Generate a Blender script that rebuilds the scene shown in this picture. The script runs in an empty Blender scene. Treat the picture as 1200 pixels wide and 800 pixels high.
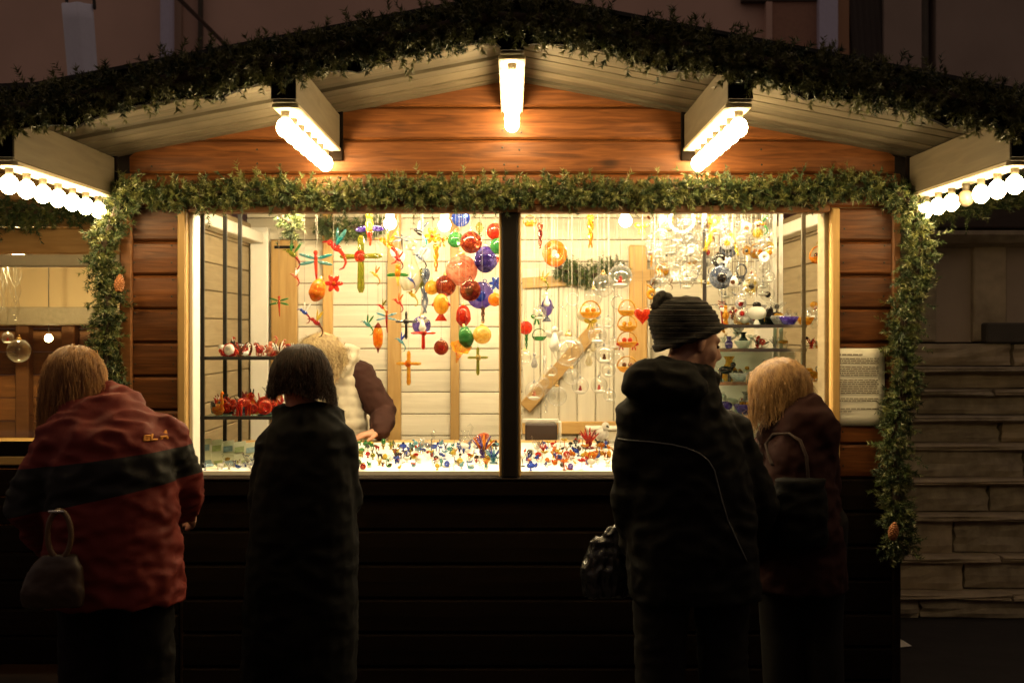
import bpy, math, random
import numpy as np
from mathutils import Vector, Matrix, noise as mnoise
random.seed(11)
rng = np.random.default_rng(11)
SC = bpy.context.scene
COL = SC.collection

# ------------------------------------------------------------------ camera, sky, exposure
cam_d = bpy.data.cameras.new('camera'); cam = bpy.data.objects.new('camera', cam_d); COL.objects.link(cam)
cam.location = (0, -5.0, 1.59); cam.rotation_euler = (math.radians(90), 0, 0)
cam_d.sensor_width = 36; cam_d.lens = 44.25; cam_d.shift_y = -0.0125
cam_d.clip_start = 0.1; cam_d.clip_end = 400
cam_d.dof.use_dof = True; cam_d.dof.focus_distance = 4.95; cam_d.dof.aperture_fstop = 4.0
SC.camera = cam
W = bpy.data.worlds.new('World'); SC.world = W; W.use_nodes = True
wn = W.node_tree.nodes; wl = W.node_tree.links
bg = wn['Background']
sky = wn.new('ShaderNodeTexSky'); sky.sky_type = 'NISHITA'; sky.sun_disc = False
sky.sun_elevation = math.radians(-4); sky.sun_rotation = math.radians(200)
bg.inputs['Strength'].default_value = 0.02
wl.new(sky.outputs['Color'], bg.inputs['Color'])
bg2 = wn.new('ShaderNodeBackground'); bg2.inputs['Color'].default_value = (1.0, 0.70, 0.56, 1)   # the town's own glow on a night sky
bg2.inputs['Strength'].default_value = 0.16
ad = wn.new('ShaderNodeAddShader'); wl.new(bg.outputs[0], ad.inputs[0]); wl.new(bg2.outputs[0], ad.inputs[1])
wl.new(ad.outputs[0], wn['World Output'].inputs['Surface'])
SC.view_settings.view_transform = 'Standard'; SC.view_settings.look = 'None'
SC.view_settings.exposure = 0.0; SC.view_settings.gamma = 1.0
SC.render.engine = 'CYCLES'
cy = SC.cycles
cy.use_denoising = True; cy.caustics_reflective = False; cy.caustics_refractive = False
cy.max_bounces = 6; cy.diffuse_bounces = 3; cy.glossy_bounces = 3; cy.transmission_bounces = 4; cy.transparent_max_bounces = 14
cy.sample_clamp_indirect = 4.0
BULB = 86.0; TUBE = 305.0; SPOT = 420.0
WARM = (1.0, 0.73, 0.35); INWARM = (1.0, 0.79, 0.46)

# ------------------------------------------------------------------ helpers
def P(px, py, Y):
    d = 5.0 + Y
    return np.array([(px - 600) * d / 1475.0, Y, 1.59 + (385 - py) * d / 1475.0])
def S(Y): return 1475.0 / (5.0 + Y)
def nrm(v):
    v = np.asarray(v, float); return v / max(np.linalg.norm(v), 1e-9)
def frame(f, up=(0, 0, 1)):
    f = nrm(f); r = nrm(np.cross(f, up)); u = np.cross(r, f)
    return np.stack([r, f, u], axis=1)          # columns: right, forward, up
def rotz(a): c, s = math.cos(a), math.sin(a); return np.array([[c, -s, 0], [s, c, 0], [0, 0, 1.]])
def roty(a): c, s = math.cos(a), math.sin(a); return np.array([[c, 0, s], [0, 1, 0], [-s, 0, c]])
def rotx(a): c, s = math.cos(a), math.sin(a); return np.array([[1, 0, 0], [0, c, -s], [0, s, c]])

class G:
    def __init__(self): self.v = []; self.f = []; self.m = []; self.n = 0
    def add(self, V, F, m=0):
        V = np.asarray(V, float).reshape(-1, 3)
        self.v.append(V)
        for q in F: self.f.append(tuple(i + self.n for i in q)); self.m.append(m)
        self.n += len(V)
        return self
    def loft(self, rings, m=0, close=True, tip0=None, tip1=None):
        k = len(rings[0]); V = [np.asarray(r, float) for r in rings]; F = []
        nr = len(rings)
        for i in range(nr - 1):
            for j in range(k):
                a, b = i * k + j, i * k + (j + 1) % k
                F.append((a, b, b + k, a + k))
        V = np.concatenate(V)
        if close:
            c0 = rings[0].mean(0) if tip0 is None else tip0; c1 = rings[-1].mean(0) if tip1 is None else tip1
            i0 = len(V); V = np.concatenate([V, [c0], [c1]])
            for j in range(k):
                F.append((j, i0, (j + 1) % k)); F.append(((nr - 1) * k + j, (nr - 1) * k + (j + 1) % k, i0 + 1))
        return self.add(V, F, m)
    def ell(self, c, r, R=None, n=12, k=8, m=0):
        c = np.asarray(c, float); r = np.broadcast_to(np.asarray(r, float), (3,))
        rings = []
        a = np.arange(n) / n * 2 * math.pi
        for i in range(1, k):
            t = math.pi * i / k
            p = np.stack([np.cos(a) * math.sin(t) * r[0], np.sin(a) * math.sin(t) * r[1], np.full(n, -math.cos(t) * r[2])], 1)
            if R is not None: p = p @ R.T
            rings.append(p + c)
        b = np.array([0, 0, -r[2]]); tt = np.array([0, 0, r[2]])
        if R is not None: b = R @ b; tt = R @ tt
        return self.loft(rings, m, True, b + c, tt + c)
    def tube(self, pts, rad, n=8, m=0, round_ends=True, flat=1.0):
        pts = [np.asarray(p, float) for p in pts]
        rad = list(np.broadcast_to(np.asarray(rad, float), (len(pts),)))
        if round_ends:
            d0 = nrm(pts[0] - pts[1]); d1 = nrm(pts[-1] - pts[-2]); r0, r1 = rad[0], rad[-1]
            pts = [pts[0] + d0 * r0 * .8] + pts + [pts[-1] + d1 * r1 * .8]
            rad = [r0 * .55] + rad + [r1 * .55]
        t0 = nrm(pts[1] - pts[0]); ref = np.array([0, 0, 1.]) if abs(t0[2]) < .9 else np.array([1., 0, 0])
        u = nrm(np.cross(t0, ref)); rings = []
        a = np.arange(n) / n * 2 * math.pi
        for i, p in enumerate(pts):
            t = nrm(pts[min(i + 1, len(pts) - 1)] - pts[max(i - 1, 0)])
            u = nrm(u - t * np.dot(u, t)); w = np.cross(t, u)
            rings.append(p + rad[i] * (np.cos(a)[:, None] * u + flat * np.sin(a)[:, None] * w))
        return self.loft(rings, m)
    def box(self, c, s, R=None, m=0, bev=0.0):
        c = np.asarray(c, float); h = np.asarray(s, float) / 2
        if bev <= 0:
            V = np.array([[x, y, z] for x in (-1, 1) for y in (-1, 1) for z in (-1, 1)], float) * h
            F = [(0, 1, 3, 2), (4, 6, 7, 5), (0, 4, 5, 1), (2, 3, 7, 6), (0, 2, 6, 4), (1, 5, 7, 3)]
        else:
            b = min(bev, h.min() * .9); V = []; idx = {}
            for sx in (-1, 1):
                for sy in (-1, 1):
                    for sz in (-1, 1):
                        s3 = np.array([sx, sy, sz], float)
                        for ax in range(3):
                            q = s3 * (h - b); q[ax] = s3[ax] * h[ax]
                            idx[(sx, sy, sz, ax)] = len(V); V.append(q)
            F = []
            I = lambda sx, sy, sz, ax: idx[(sx, sy, sz, ax)]
            for s_ in (-1, 1):
                o = 1 if s_ > 0 else -1
                def q4(l): F.append(tuple(l if o > 0 else l[::-1]))
                q4([I(s_, -1, -1, 0), I(s_, 1, -1, 0), I(s_, 1, 1, 0), I(s_, -1, 1, 0)])
                q4([I(-1, s_, -1, 1), I(-1, s_, 1, 1), I(1, s_, 1, 1), I(1, s_, -1, 1)])
                q4([I(-1, -1, s_, 2), I(1, -1, s_, 2), I(1, 1, s_, 2), I(-1, 1, s_, 2)])
            for s1 in (-1, 1):
                for s2 in (-1, 1):
                    F.append((I(s1, s2, -1, 0), I(s1, s2, 1, 0), I(s1, s2, 1, 1), I(s1, s2, -1, 1)))
                    F.append((I(s1, -1, s2, 0), I(s1, 1, s2, 0), I(s1, 1, s2, 2), I(s1, -1, s2, 2)))
                    F.append((I(-1, s1, s2, 1), I(1, s1, s2, 1), I(1, s1, s2, 2), I(-1, s1, s2, 2)))
                    for s3 in (-1, 1): F.append((I(s1, s2, s3, 0), I(s1, s2, s3, 1), I(s1, s2, s3, 2)))
            V = np.array(V)
        if R is not None: V = V @ np.asarray(R).T
        return self.add(V + c, F, m)
    def torus(self, c, R0, r, n=24, k=8, m=0, Rm=None, sz=1.0):
        rings = []
        for i in range(n):
            a = 2 * math.pi * i / n; b = np.arange(k) / k * 2 * math.pi
            p = np.stack([(R0 + r * np.cos(b)) * math.cos(a), r * np.sin(b), (R0 + r * np.cos(b)) * math.sin(a) * sz], 1)
            if Rm is not None: p = p @ Rm.T
            rings.append(p + np.asarray(c, float))
        rings.append(rings[0].copy())
        return self.loft(rings, m, close=False)
    def mesh(self, name, mats, smooth=True):
        V = np.concatenate(self.v); me = bpy.data.meshes.new(name)
        me.from_pydata(V.tolist(), [], self.f)
        for mt in (mats if isinstance(mats, (list, tuple)) else [mats]): me.materials.append(mt)
        if any(self.m): me.polygons.foreach_set('material_index', self.m)
        import bmesh
        bm = bmesh.new(); bm.from_mesh(me); bmesh.ops.recalc_face_normals(bm, faces=bm.faces); bm.to_mesh(me); bm.free()
        if smooth: me.polygons.foreach_set('use_smooth', [True] * len(me.polygons))
        me.update(); return me

def props(o, label=None, cat=None, group=None, kind=None):
    if label: o['label'] = label
    if cat: o['category'] = cat
    if group: o['group'] = group
    if kind: o['kind'] = kind
    return o
def link(name, data, parent=None, loc=None, R=None, scale=None):
    o = bpy.data.objects.new(name, data); COL.objects.link(o)
    if parent is not None: o.parent = parent
    if loc is not None: o.location = loc
    if R is not None: o.rotation_euler = Matrix(np.asarray(R).tolist()).to_euler()
    if scale is not None: o.scale = scale if hasattr(scale, '__len__') else (scale,) * 3
    return o
def thing(name, label, cat, loc=(0, 0, 0), group=None, rz=0):
    o = link(name, None, None, loc); o.rotation_euler = (0, 0, rz); o.empty_display_size = .1
    return props(o, label, cat, group)
def part(name, g, mat, parent, smooth=False, off=None, kind=None):
    """mesh child; g in world coordinates, off = parent's location"""
    if off is not None: g.v = [v - np.asarray(off, float) for v in g.v]
    o = link(name, g.mesh(name, mat, smooth), parent)
    if kind: o['kind'] = kind
    return o

# ------------------------------------------------------------------ materials
MC = {}
def newmat(name):
    m = bpy.data.materials.new(name); m.use_nodes = True
    return m, m.node_tree.nodes, m.node_tree.links, m.node_tree.nodes['Principled BSDF']
def plain(name, col, rough=.6, metal=0., spec=.5, var=.0, scale=30., bump=0., emit=None, sheen=0., world=False):
    if name in MC: return MC[name]
    m, n, l, b = newmat(name)
    b.inputs['Base Color'].default_value = (*col, 1); b.inputs['Roughness'].default_value = rough
    b.inputs['Metallic'].default_value = metal; b.inputs['Specular IOR Level'].default_value = spec
    if sheen: b.inputs['Sheen Weight'].default_value = sheen
    if emit:
        b.inputs['Emission Color'].default_value = (*emit[0], 1); b.inputs['Emission Strength'].default_value = emit[1]
    if var or bump:
        tc = n.new('ShaderNodeTexCoord'); nz = n.new('ShaderNodeTexNoise'); nz.inputs['Scale'].default_value = scale
        nz.inputs['Detail'].default_value = 6
        if world:
            ge = n.new('ShaderNodeNewGeometry'); l.new(ge.outputs['Position'], nz.inputs['Vector'])
        else: l.new(tc.outputs['Object'], nz.inputs['Vector'])
        if var:
            mx = n.new('ShaderNodeMix'); mx.data_type = 'RGBA'
            mx.inputs['A'].default_value = (*[c * (1 - var) for c in col], 1); mx.inputs['B'].default_value = (*[min(1, c * (1 + var)) for c in col], 1)
            l.new(nz.outputs['Fac'], mx.inputs['Factor']); l.new(mx.outputs['Result'], b.inputs['Base Color'])
        if bump:
            bp = n.new('ShaderNodeBump'); bp.inputs['Strength'].default_value = bump; bp.inputs['Distance'].default_value = .01
            l.new(nz.outputs['Fac'], bp.inputs['Height']); l.new(bp.outputs['Normal'], b.inputs['Normal'])
    MC[name] = m; return m
def wood(name, c1, c2, rough=.5, axis=0, scale=1., knots=.5, spec=.4, bump=.15, rnd=.35):
    """plank wood: grain along `axis`, knots, each plank shifted and tinted by its own random number"""
    if name in MC: return MC[name]
    m, n, l, b = newmat(name)
    tc = n.new('ShaderNodeTexCoord'); oi = n.new('ShaderNodeObjectInfo')
    mp = n.new('ShaderNodeMapping'); sc = [14., 14., 14.]; sc[axis] = 1.1
    mp.inputs['Scale'].default_value = [s * scale for s in sc]
    av = n.new('ShaderNodeVectorMath'); av.operation = 'ADD'
    cm = n.new('ShaderNodeVectorMath'); cm.operation = 'SCALE'; cm.inputs['Scale'].default_value = 37.
    cx = n.new('ShaderNodeCombineXYZ')
    for k in range(3): l.new(oi.outputs['Random'], cx.inputs[k])
    l.new(cx.outputs[0], cm.inputs[0]); l.new(tc.outputs['Object'], av.inputs[0]); l.new(cm.outputs[0], av.inputs[1])
    l.new(av.outputs[0], mp.inputs['Vector'])
    nz = n.new('ShaderNodeTexNoise'); nz.inputs['Scale'].default_value = 3.; nz.inputs['Detail'].default_value = 8; nz.inputs['Distortion'].default_value = .8
    l.new(mp.outputs[0], nz.inputs['Vector'])
    cr = n.new('ShaderNodeValToRGB'); cr.color_ramp.elements[0].position = .28; cr.color_ramp.elements[1].position = .72
    cr.color_ramp.elements[0].color = (*c2, 1); cr.color_ramp.elements[1].color = (*c1, 1)
    l.new(nz.outputs['Fac'], cr.inputs['Fac'])
    # knots
    mk = n.new('ShaderNodeMapping'); s2 = [5., 5., 5.]; s2[axis] = 2.2; mk.inputs['Scale'].default_value = s2
    l.new(av.outputs[0], mk.inputs['Vector'])
    vo = n.new('ShaderNodeTexVoronoi'); vo.inputs['Scale'].default_value = 1.4; l.new(mk.outputs[0], vo.inputs['Vector'])
    kr = n.new('ShaderNodeMapRange'); kr.inputs['From Min'].default_value = .05; kr.inputs['From Max'].default_value = .16
    kr.inputs['To Min'].default_value = knots; kr.inputs['To Max'].default_value = 0
    l.new(vo.outputs['Distance'], kr.inputs['Value'])
    mx = n.new('ShaderNodeMix'); mx.data_type = 'RGBA'; mx.inputs['B'].default_value = (*[c * .28 for c in c2], 1)
    l.new(kr.outputs[0], mx.inputs['Factor']); l.new(cr.outputs[0], mx.inputs['A'])
    hs = n.new('ShaderNodeHueSaturation'); vr = n.new('ShaderNodeMapRange')
    vr.inputs['To Min'].default_value = 1 - rnd; vr.inputs['To Max'].default_value = 1 + rnd * .6
    l.new(oi.outputs['Random'], vr.inputs['Value']); l.new(vr.outputs[0], hs.inputs['Value']); l.new(mx.outputs['Result'], hs.inputs['Color'])
    l.new(hs.outputs[0], b.inputs['Base Color'])
    b.inputs['Roughness'].default_value = rough; b.inputs['Specular IOR Level'].default_value = spec
    if bump:
        bp = n.new('ShaderNodeBump'); bp.inputs['Strength'].default_value = bump; bp.inputs['Distance'].default_value = .004
        l.new(nz.outputs['Fac'], bp.inputs['Height']); l.new(bp.outputs['Normal'], b.inputs['Normal'])
    MC[name] = m; return m
def glass(name, col, clear=.45, col2=None, rough=.06, milk=.0):
    """thin tinted glass: see-through in the middle, denser at the rim, glossy"""
    key = 'glass_' + name
    if key in MC: return MC[key]
    m, n, l, b = newmat(key)
    b.inputs['Base Color'].default_value = (*col, 1); b.inputs['Roughness'].default_value = rough; b.inputs['Specular IOR Level'].default_value = .8
    b.inputs['Coat Weight'].default_value = .6; b.inputs['Coat Roughness'].default_value = .03
    tcol = [c ** .45 for c in col]
    tr = n.new('ShaderNodeBsdfTransparent'); tr.inputs['Color'].default_value = (*tcol, 1)
    if col2:
        tc = n.new('ShaderNodeTexCoord'); nz = n.new('ShaderNodeTexNoise'); nz.inputs['Scale'].default_value = 3.2; nz.inputs['Distortion'].default_value = 2.
        oi = n.new('ShaderNodeObjectInfo'); l.new(tc.outputs['Object'], nz.inputs['Vector'])
        nz.noise_dimensions = '4D'
        ml = n.new('ShaderNodeMath'); ml.operation = 'MULTIPLY'; ml.inputs[1].default_value = 50
        l.new(oi.outputs['Random'], ml.inputs[0]); l.new(ml.outputs[0], nz.inputs['W'])
        cr = n.new('ShaderNodeValToRGB'); cr.color_ramp.elements[0].position = .42; cr.color_ramp.elements[1].position = .58
        cr.color_ramp.elements[0].color = (*col, 1); cr.color_ramp.elements[1].color = (*col2, 1)
        l.new(nz.outputs['Fac'], cr.inputs['Fac']); l.new(cr.outputs[0], b.inputs['Base Color'])
    tl = n.new('ShaderNodeBsdfTranslucent'); tl.inputs['Color'].default_value = (*col, 1)
    if col2: l.new(cr.outputs[0], tl.inputs['Color'])
    m1 = n.new('ShaderNodeMixShader'); m1.inputs[0].default_value = .38
    l.new(b.outputs[0], m1.inputs[1]); l.new(tl.outputs[0], m1.inputs[2])
    lw = n.new('ShaderNodeLayerWeight'); lw.inputs['Blend'].default_value = .35
    mr = n.new('ShaderNodeMapRange'); mr.inputs['To Min'].default_value = 1 - clear; mr.inputs['To Max'].default_value = 1.0
    l.new(lw.outputs['Facing'], mr.inputs['Value'])
    if name not in ('clear', 'white', 'black', 'shelf_green'):
        gb = n.new('ShaderNodeBsdfGlass'); gb.inputs['IOR'].default_value = 1.22; gb.inputs['Roughness'].default_value = .02
        gb.inputs['Color'].default_value = (*tcol, 1)
        if col2:
            gg_ = n.new('ShaderNodeGamma'); gg_.inputs['Gamma'].default_value = .5; l.new(cr.outputs[0], gg_.inputs['Color']); l.new(gg_.outputs[0], gb.inputs['Color'])
        trm = n.new('ShaderNodeMixShader'); trm.inputs[0].default_value = .75; l.new(tr.outputs[0], trm.inputs[1]); l.new(gb.outputs[0], trm.inputs[2]); tr = trm
        mr.inputs['To Min'].default_value = .30; mr.inputs['To Max'].default_value = .85
    m2 = n.new('ShaderNodeMixShader'); l.new(mr.outputs[0], m2.inputs[0]); l.new(tr.outputs[0], m2.inputs[1]); l.new(m1.outputs[0], m2.inputs[2])
    l.new(m2.outputs[0], n['Material Output'].inputs['Surface'])
    if name == 'clear':
        tr.inputs['Color'].default_value = (.97, .97, .95, 1); g2 = n.new('ShaderNodeBsdfGlossy'); g2.inputs['Roughness'].default_value = .05
        df = n.new('ShaderNodeBsdfDiffuse'); df.inputs['Color'].default_value = (.7, .7, .67, 1)
        m4 = n.new('ShaderNodeMixShader'); m4.inputs[0].default_value = .35; l.new(g2.outputs[0], m4.inputs[1]); l.new(df.outputs[0], m4.inputs[2])
        cv = n.new('ShaderNodeMath'); cv.operation = 'POWER'; cv.inputs[1].default_value = 2.2; l.new(lw.outputs['Facing'], cv.inputs[0])
        ca = n.new('ShaderNodeMath'); ca.operation = 'MULTIPLY_ADD'; ca.inputs[1].default_value = .85; ca.inputs[2].default_value = .10; l.new(cv.outputs[0], ca.inputs[0])
        l.new(ca.outputs[0], m2.inputs[0]); l.new(m4.outputs[0], m2.inputs[2])
    MC[key] = m; return m
def pane(name, tint=(.95, .98, .96), refl=.08):
    if name in MC: return MC[name]
    m, n, l, b = newmat(name)
    tr = n.new('ShaderNodeBsdfTransparent'); tr.inputs['Color'].default_value = (*tint, 1)
    gl = n.new('ShaderNodeBsdfGlossy'); gl.inputs['Roughness'].default_value = .03
    fr = n.new('ShaderNodeFresnel'); fr.inputs['IOR'].default_value = 1.45
    ma = n.new('ShaderNodeMath'); ma.operation = 'ADD'; ma.inputs[1].default_value = refl; ma.use_clamp = True
    l.new(fr.outputs[0], ma.inputs[0])
    mx = n.new('ShaderNodeMixShader'); l.new(ma.outputs[0], mx.inputs[0]); l.new(tr.outputs[0], mx.inputs[1]); l.new(gl.outputs[0], mx.inputs[2])
    l.new(mx.outputs[0], n['Material Output'].inputs['Surface'])
    MC[name] = m; return m

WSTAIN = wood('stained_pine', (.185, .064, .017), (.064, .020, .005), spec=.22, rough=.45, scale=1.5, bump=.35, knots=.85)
WDARK = wood('dark_brown_board', (.010, .0055, .0035), (.005, .003, .002), rough=.8, spec=.06)
WBLACK = plain('black_brown_paint', (.008, .006, .005), .75, spec=.1, var=.3, bump=.1)
WPINE_V = wood('raw_pine_upright', (.56, .36, .13), (.42, .24, .075), axis=2, knots=.7)
WPINE_H = wood('raw_pine_rail', (.56, .36, .13), (.42, .24, .075), axis=0, knots=.7)
WTRIM = wood('trim_wood', (.26, .105, .03), (.16, .06, .016), axis=0)
WGREY = wood('weathered_soffit_wood', (.160, .132, .086), (.100, .080, .050), axis=0, rough=.7, knots=.3, rnd=.32)
WBEAM = wood('beige_painted_beam', (.175, .142, .092), (.125, .10, .062), axis=1, rough=.65, knots=.25, rnd=.15)
WWASH = wood('whitewashed_board', (.78, .72, .58), (.66, .60, .47), axis=0, rough=.7, knots=.25, rnd=.14, bump=.1)
WWASH_V = wood('whitewashed_upright_board', (.74, .68, .54), (.64, .58, .45), axis=2, rough=.7, knots=.2, rnd=.12, bump=.1)
WSIDE = wood('grey_brown_side_board', (.33, .26, .15), (.24, .18, .10), axis=1, rough=.7, knots=.3, rnd=.15)
WHITE = plain('white_gloss_paint', (.78, .75, .66), .45, var=.06, scale=12)
CLOTHW = plain('white_table_cloth', (.82, .81, .78), .8, var=.04, scale=20, bump=.2)
DGREY = plain('dark_metal', (.03, .028, .025), .4, .6)
CHROME = plain('chrome_metal', (.7, .7, .68), .2, 1.)
GOLDM = plain('gold_metal', (.75, .5, .18), .3, 1.)
THREAD = plain('hanging_thread', (.25, .22, .18), .7)
BULBM = plain('lit_bulb_glass', (.9, .85, .75), .3, emit=(WARM, BULB))
BULBOFF = plain('unlit_bulb_glass', (.75, .62, .40), .25)
TUBEM = plain('lit_tube', (.9, .9, .85), .3, emit=(INWARM, TUBE))
SPOTM = plain('lit_spot_bulb', (.9, .9, .85), .3, emit=(INWARM, SPOT))
PAPER = plain('notice_paper', (.90, .86, .72), .8, var=.1, scale=9)
INK = plain('printed_ink', (.16, .12, .08), .8)
# ================================================================== ground
g = G(); g.add([(-60, -12, 0), (60, -12, 0), (60, 60, 0), (-60, 60, 0)], [(0, 1, 2, 3)])
GROUND = plain('dark_paving', (.024, .021, .019), .8, var=.5, scale=6, bump=.6)
props(link('ground', g.mesh('ground', GROUND, False)), kind='structure')

# ================================================================== the glass seller's stall
HW = 1.51; DEP = 2.05
def soff(x): return 2.572 - 0.192 * abs(x)          # underside of the roof boards
stall = thing('market_stall', 'brown wooden market stall with a wide lit window full of coloured glass', 'market stall', (0, 0, 0))
def plank(x0, x1, z0, z1, y=0., th=.03, b=.009, slope=False, gap=.004):
    """horizontal board facing -Y with rounded long edges; ends cut to the roof slope when asked"""
    z0 += gap / 2; z1 -= gap / 2
    prof = [(y, z0), (y - th + b, z0), (y - th, z0 + b), (y - th - .002, (z0 + z1) / 2), (y - th, z1 - b), (y - th + b, z1), (y, z1)]
    def ends(z):
        if not slope: return x0, x1
        lim = (2.60 - z) / .192
        return max(x0, -lim), min(x1, lim)
    r0 = np.array([(ends(z)[0], yy, z) for yy, z in prof]); r1 = np.array([(ends(z)[1], yy, z) for yy, z in prof])
    return G().loft([r0, r1])
cache = {}
def shared_plank(name, w, h, mat, parent, cx, y, z0, th=.03, b=.009):
    key = (round(w, 3), round(h, 3), mat.name, th)
    if key not in cache: cache[key] = plank(-w / 2, w / 2, 0, h, 0, th, b).mesh(name, mat, False)
    return link(name, cache[key], parent, (cx, y, z0))
ROW = .1335; ZB = 2.20
XWL, XWR = -1.282, 1.256           # window opening
ZS, ZT = 1.003, 2.054
# gable boards
for k, (a, b_) in enumerate([(2.068, 2.20), (2.20, 2.335), (2.335, 2.465), (2.465, 2.60)]):
    part('plank', plank(-HW, HW, a, b_, slope=True), WSTAIN, stall)
# boards either side of the window, from under the header down to the ground
k = 0
while True:
    z1 = 2.068 - ROW * k; z0 = max(z1 - ROW, 0.02)
    if z1 < .06: break
    wl_ = (-1.318) - (-HW); wm_ = WSTAIN if z1 > 1.02 else WDARK  # boards below sill level take the darker material
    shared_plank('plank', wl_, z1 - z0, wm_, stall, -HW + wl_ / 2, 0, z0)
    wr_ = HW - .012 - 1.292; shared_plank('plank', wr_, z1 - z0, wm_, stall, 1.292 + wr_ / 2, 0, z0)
    k += 1
# below the window: dark boards of the folded-down shutter
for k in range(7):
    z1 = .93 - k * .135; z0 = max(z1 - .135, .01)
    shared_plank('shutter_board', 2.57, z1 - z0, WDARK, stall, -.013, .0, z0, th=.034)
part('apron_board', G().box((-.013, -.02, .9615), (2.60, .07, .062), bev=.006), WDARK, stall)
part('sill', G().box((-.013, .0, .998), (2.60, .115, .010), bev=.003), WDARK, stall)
# core behind the boards so that no light leaks through the joints
part('wall_lining', G().box((-1.40, .02, 1.03), (.21, .025, 2.05)).box((1.385, .02, 1.03), (.22, .025, 2.05)).box((0, .02, .49), (2.58, .025, .95)), WSIDE, stall)
gl = G()
gl.loft([np.array([(-HW, yy, 2.06), (-HW, yy, soff(HW)), (0, yy, soff(0)), (HW, yy, soff(HW)), (HW, yy, 2.06)]) for yy in (.008, .03)])
part('gable_lining', gl, WSIDE, stall)
# window frame
part('window_casing', G().box((-1.300, -.012, 1.525), (.034, .075, 1.08), bev=.006), WPINE_V, stall)
part('window_casing', G().box((1.274, -.012, 1.525), (.034, .075, 1.08), bev=.006), WPINE_V, stall)
part('window_jamb', G().box((-1.2735, .05, 1.53), (.017, .11, 1.05), bev=.003), WHITE, stall)
part('window_jamb', G().box((1.2475, .05, 1.53), (.017, .11, 1.05), bev=.003), WSIDE, stall)
part('window_head', G().box((-.013, -.006, 2.061), (2.53, .085, .026), bev=.004), WTRIM, stall)
part('mullion', G().box((-.008, -.012, 1.5255), (.066, .07, 1.045), bev=.006), WBLACK, stall)
part('mullion_trim', G().box((.030, .028, 1.5255), (.012, .05, 1.045), bev=.003).box((-.046, .028, 1.5255), (.012, .05, 1.045), bev=.003), WPINE_V, stall)
part('corner_post', G().box((-HW - .012, -.005, 1.1), (.05, .08, 2.2), bev=.006), WTRIM, stall)
part('corner_post', G().box((HW + .006, -.005, 1.6), (.034, .08, 1.2), bev=.006), WTRIM, stall)
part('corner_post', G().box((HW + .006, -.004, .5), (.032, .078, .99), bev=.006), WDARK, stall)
# inner side walls, boards running back
sw = {}
for sx in (-1, 1):
    for k in range(16):
        z0 = .02 + k * .135; 
        if z0 > 2.1: break
        if 'm' not in sw: sw['m'] = G().box((0, 0, .066), (.022, DEP - .06, .131), bev=.004).mesh('side_board', WSIDE, False)
        link('side_board', sw['m'], stall, (sx * 1.47, DEP / 2 + .015, z0))
    part('side_rail', G().box((sx * 1.415, DEP / 2 + .03, 2.09), (.08, DEP - .1, .06), bev=.005), WHITE, stall)
    part('corner_trim', G().box((sx * 1.40, DEP - .055, 1.1), (.10, .06, 2.1), bev=.005), WHITE, stall)
    part('outer_cladding', G().box((sx * 1.502, DEP / 2 + .05, 1.1), (.03, DEP, 2.18)), WSTAIN, stall)
# back wall of whitewashed boards, studs
k = 0
for zz in np.arange(.02, 2.5, .1215):
    w = 2.96 if zz < 2.2 else 2 * (2.60 - zz) / .192
    w = min(w, 2.96)
    if w < .3: break
    o = shared_plank('back_board', w, .1215, WWASH, stall, 0, DEP, zz, th=.02, b=.004)
part('back_cladding', G().box((0, DEP + .03, 1.14), (2.98, .04, 2.24)), WSTAIN, stall)
for px, w in ((384, .055), (462, .075), (533, .05)):
    x = P(px, 400, DEP - .05)[0]
    part('stud', G().box((x, DEP - .042, 1.18), (w, .04, 2.2), bev=.004), WPINE_V, stall)
part('tall_panel', G().box((P(330, 400, 1.9)[0], DEP - .06, 1.05), (.145, .05, 2.06), bev=.006), WPINE_V, stall)
part('rail_slot', G().box((P(331, 275, 1.9)[0] - .0, DEP - .09, 2.04), (.11, .012, .016)), WBLACK, stall)
# ceiling
def slab(x0, x1, ya, yb, off, th, mat, name, parent, zf=soff):
    r = []
    for y in (ya, yb):
        r.append(np.array([(x0, y, zf(x0) + off), (x1, y, zf(x1) + off), (x1, y, zf(x1) + off + th), (x0, y, zf(x0) + off + th)]))
    return part(name, G().loft(r), mat, parent)
for s in (-1, 1):
    slab(0, s * 1.46, .035, DEP - .02, -.03, .02, WHITE, 'ceiling_lining', stall)
# roof: soffit boards running down the slope, one by one
bw = .0965
for s in (-1, 1):
    base = None
    for k in range(11):
        ya = -1.06 + k * bw
        if base is None:
            r = [np.array([(0.002 * s, y, soff(0)), (1.86 * s, y, soff(1.86)), (1.86 * s, y, soff(1.86) + .018), (0.002 * s, y, soff(0) + .018)]) for y in (0, bw - .010)]
            base = G().loft(r).mesh('soffit_board', WGREY, False)
        link('soffit_board', base, stall, (0, ya, rng.uniform(-.006, .006)))
    slab(0, s * 1.90, -1.075, DEP + .15, .024, .03, WDARK, 'roof_panel', stall)
ROOFT = plain('roof_felt', (.03, .032, .03), .8, var=.4, bump=.5, scale=40)
for s in (-1, 1):
    slab(0, s * 1.92, -1.09, DEP + .17, .056, .012, ROOFT, 'roof_covering', stall)
# scalloped barge boards
for s in (-1, 1):
    n = 120; top = []; bot = []
    for i in range(n + 1):
        x = .035 + (1.88 - .035) * i / n
        ph = ((x - .035) % .44) / .44
        arch = .036 * (math.sin(math.pi * ph) ** .55) if ph > 0 else 0
        bot.append((x * s, soff(x) - .088 + arch - .012)); top.append((x * s, soff(x) + .05))
    rings = [np.array([(t[0], -1.088, t[1]), (t[0], -1.066, t[1]), (b[0], -1.066, b[1]), (b[0], -1.088, b[1])]) for t, b in zip(top, bot)]
    part('barge_board', G().loft(rings), WDARK, stall)
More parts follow.
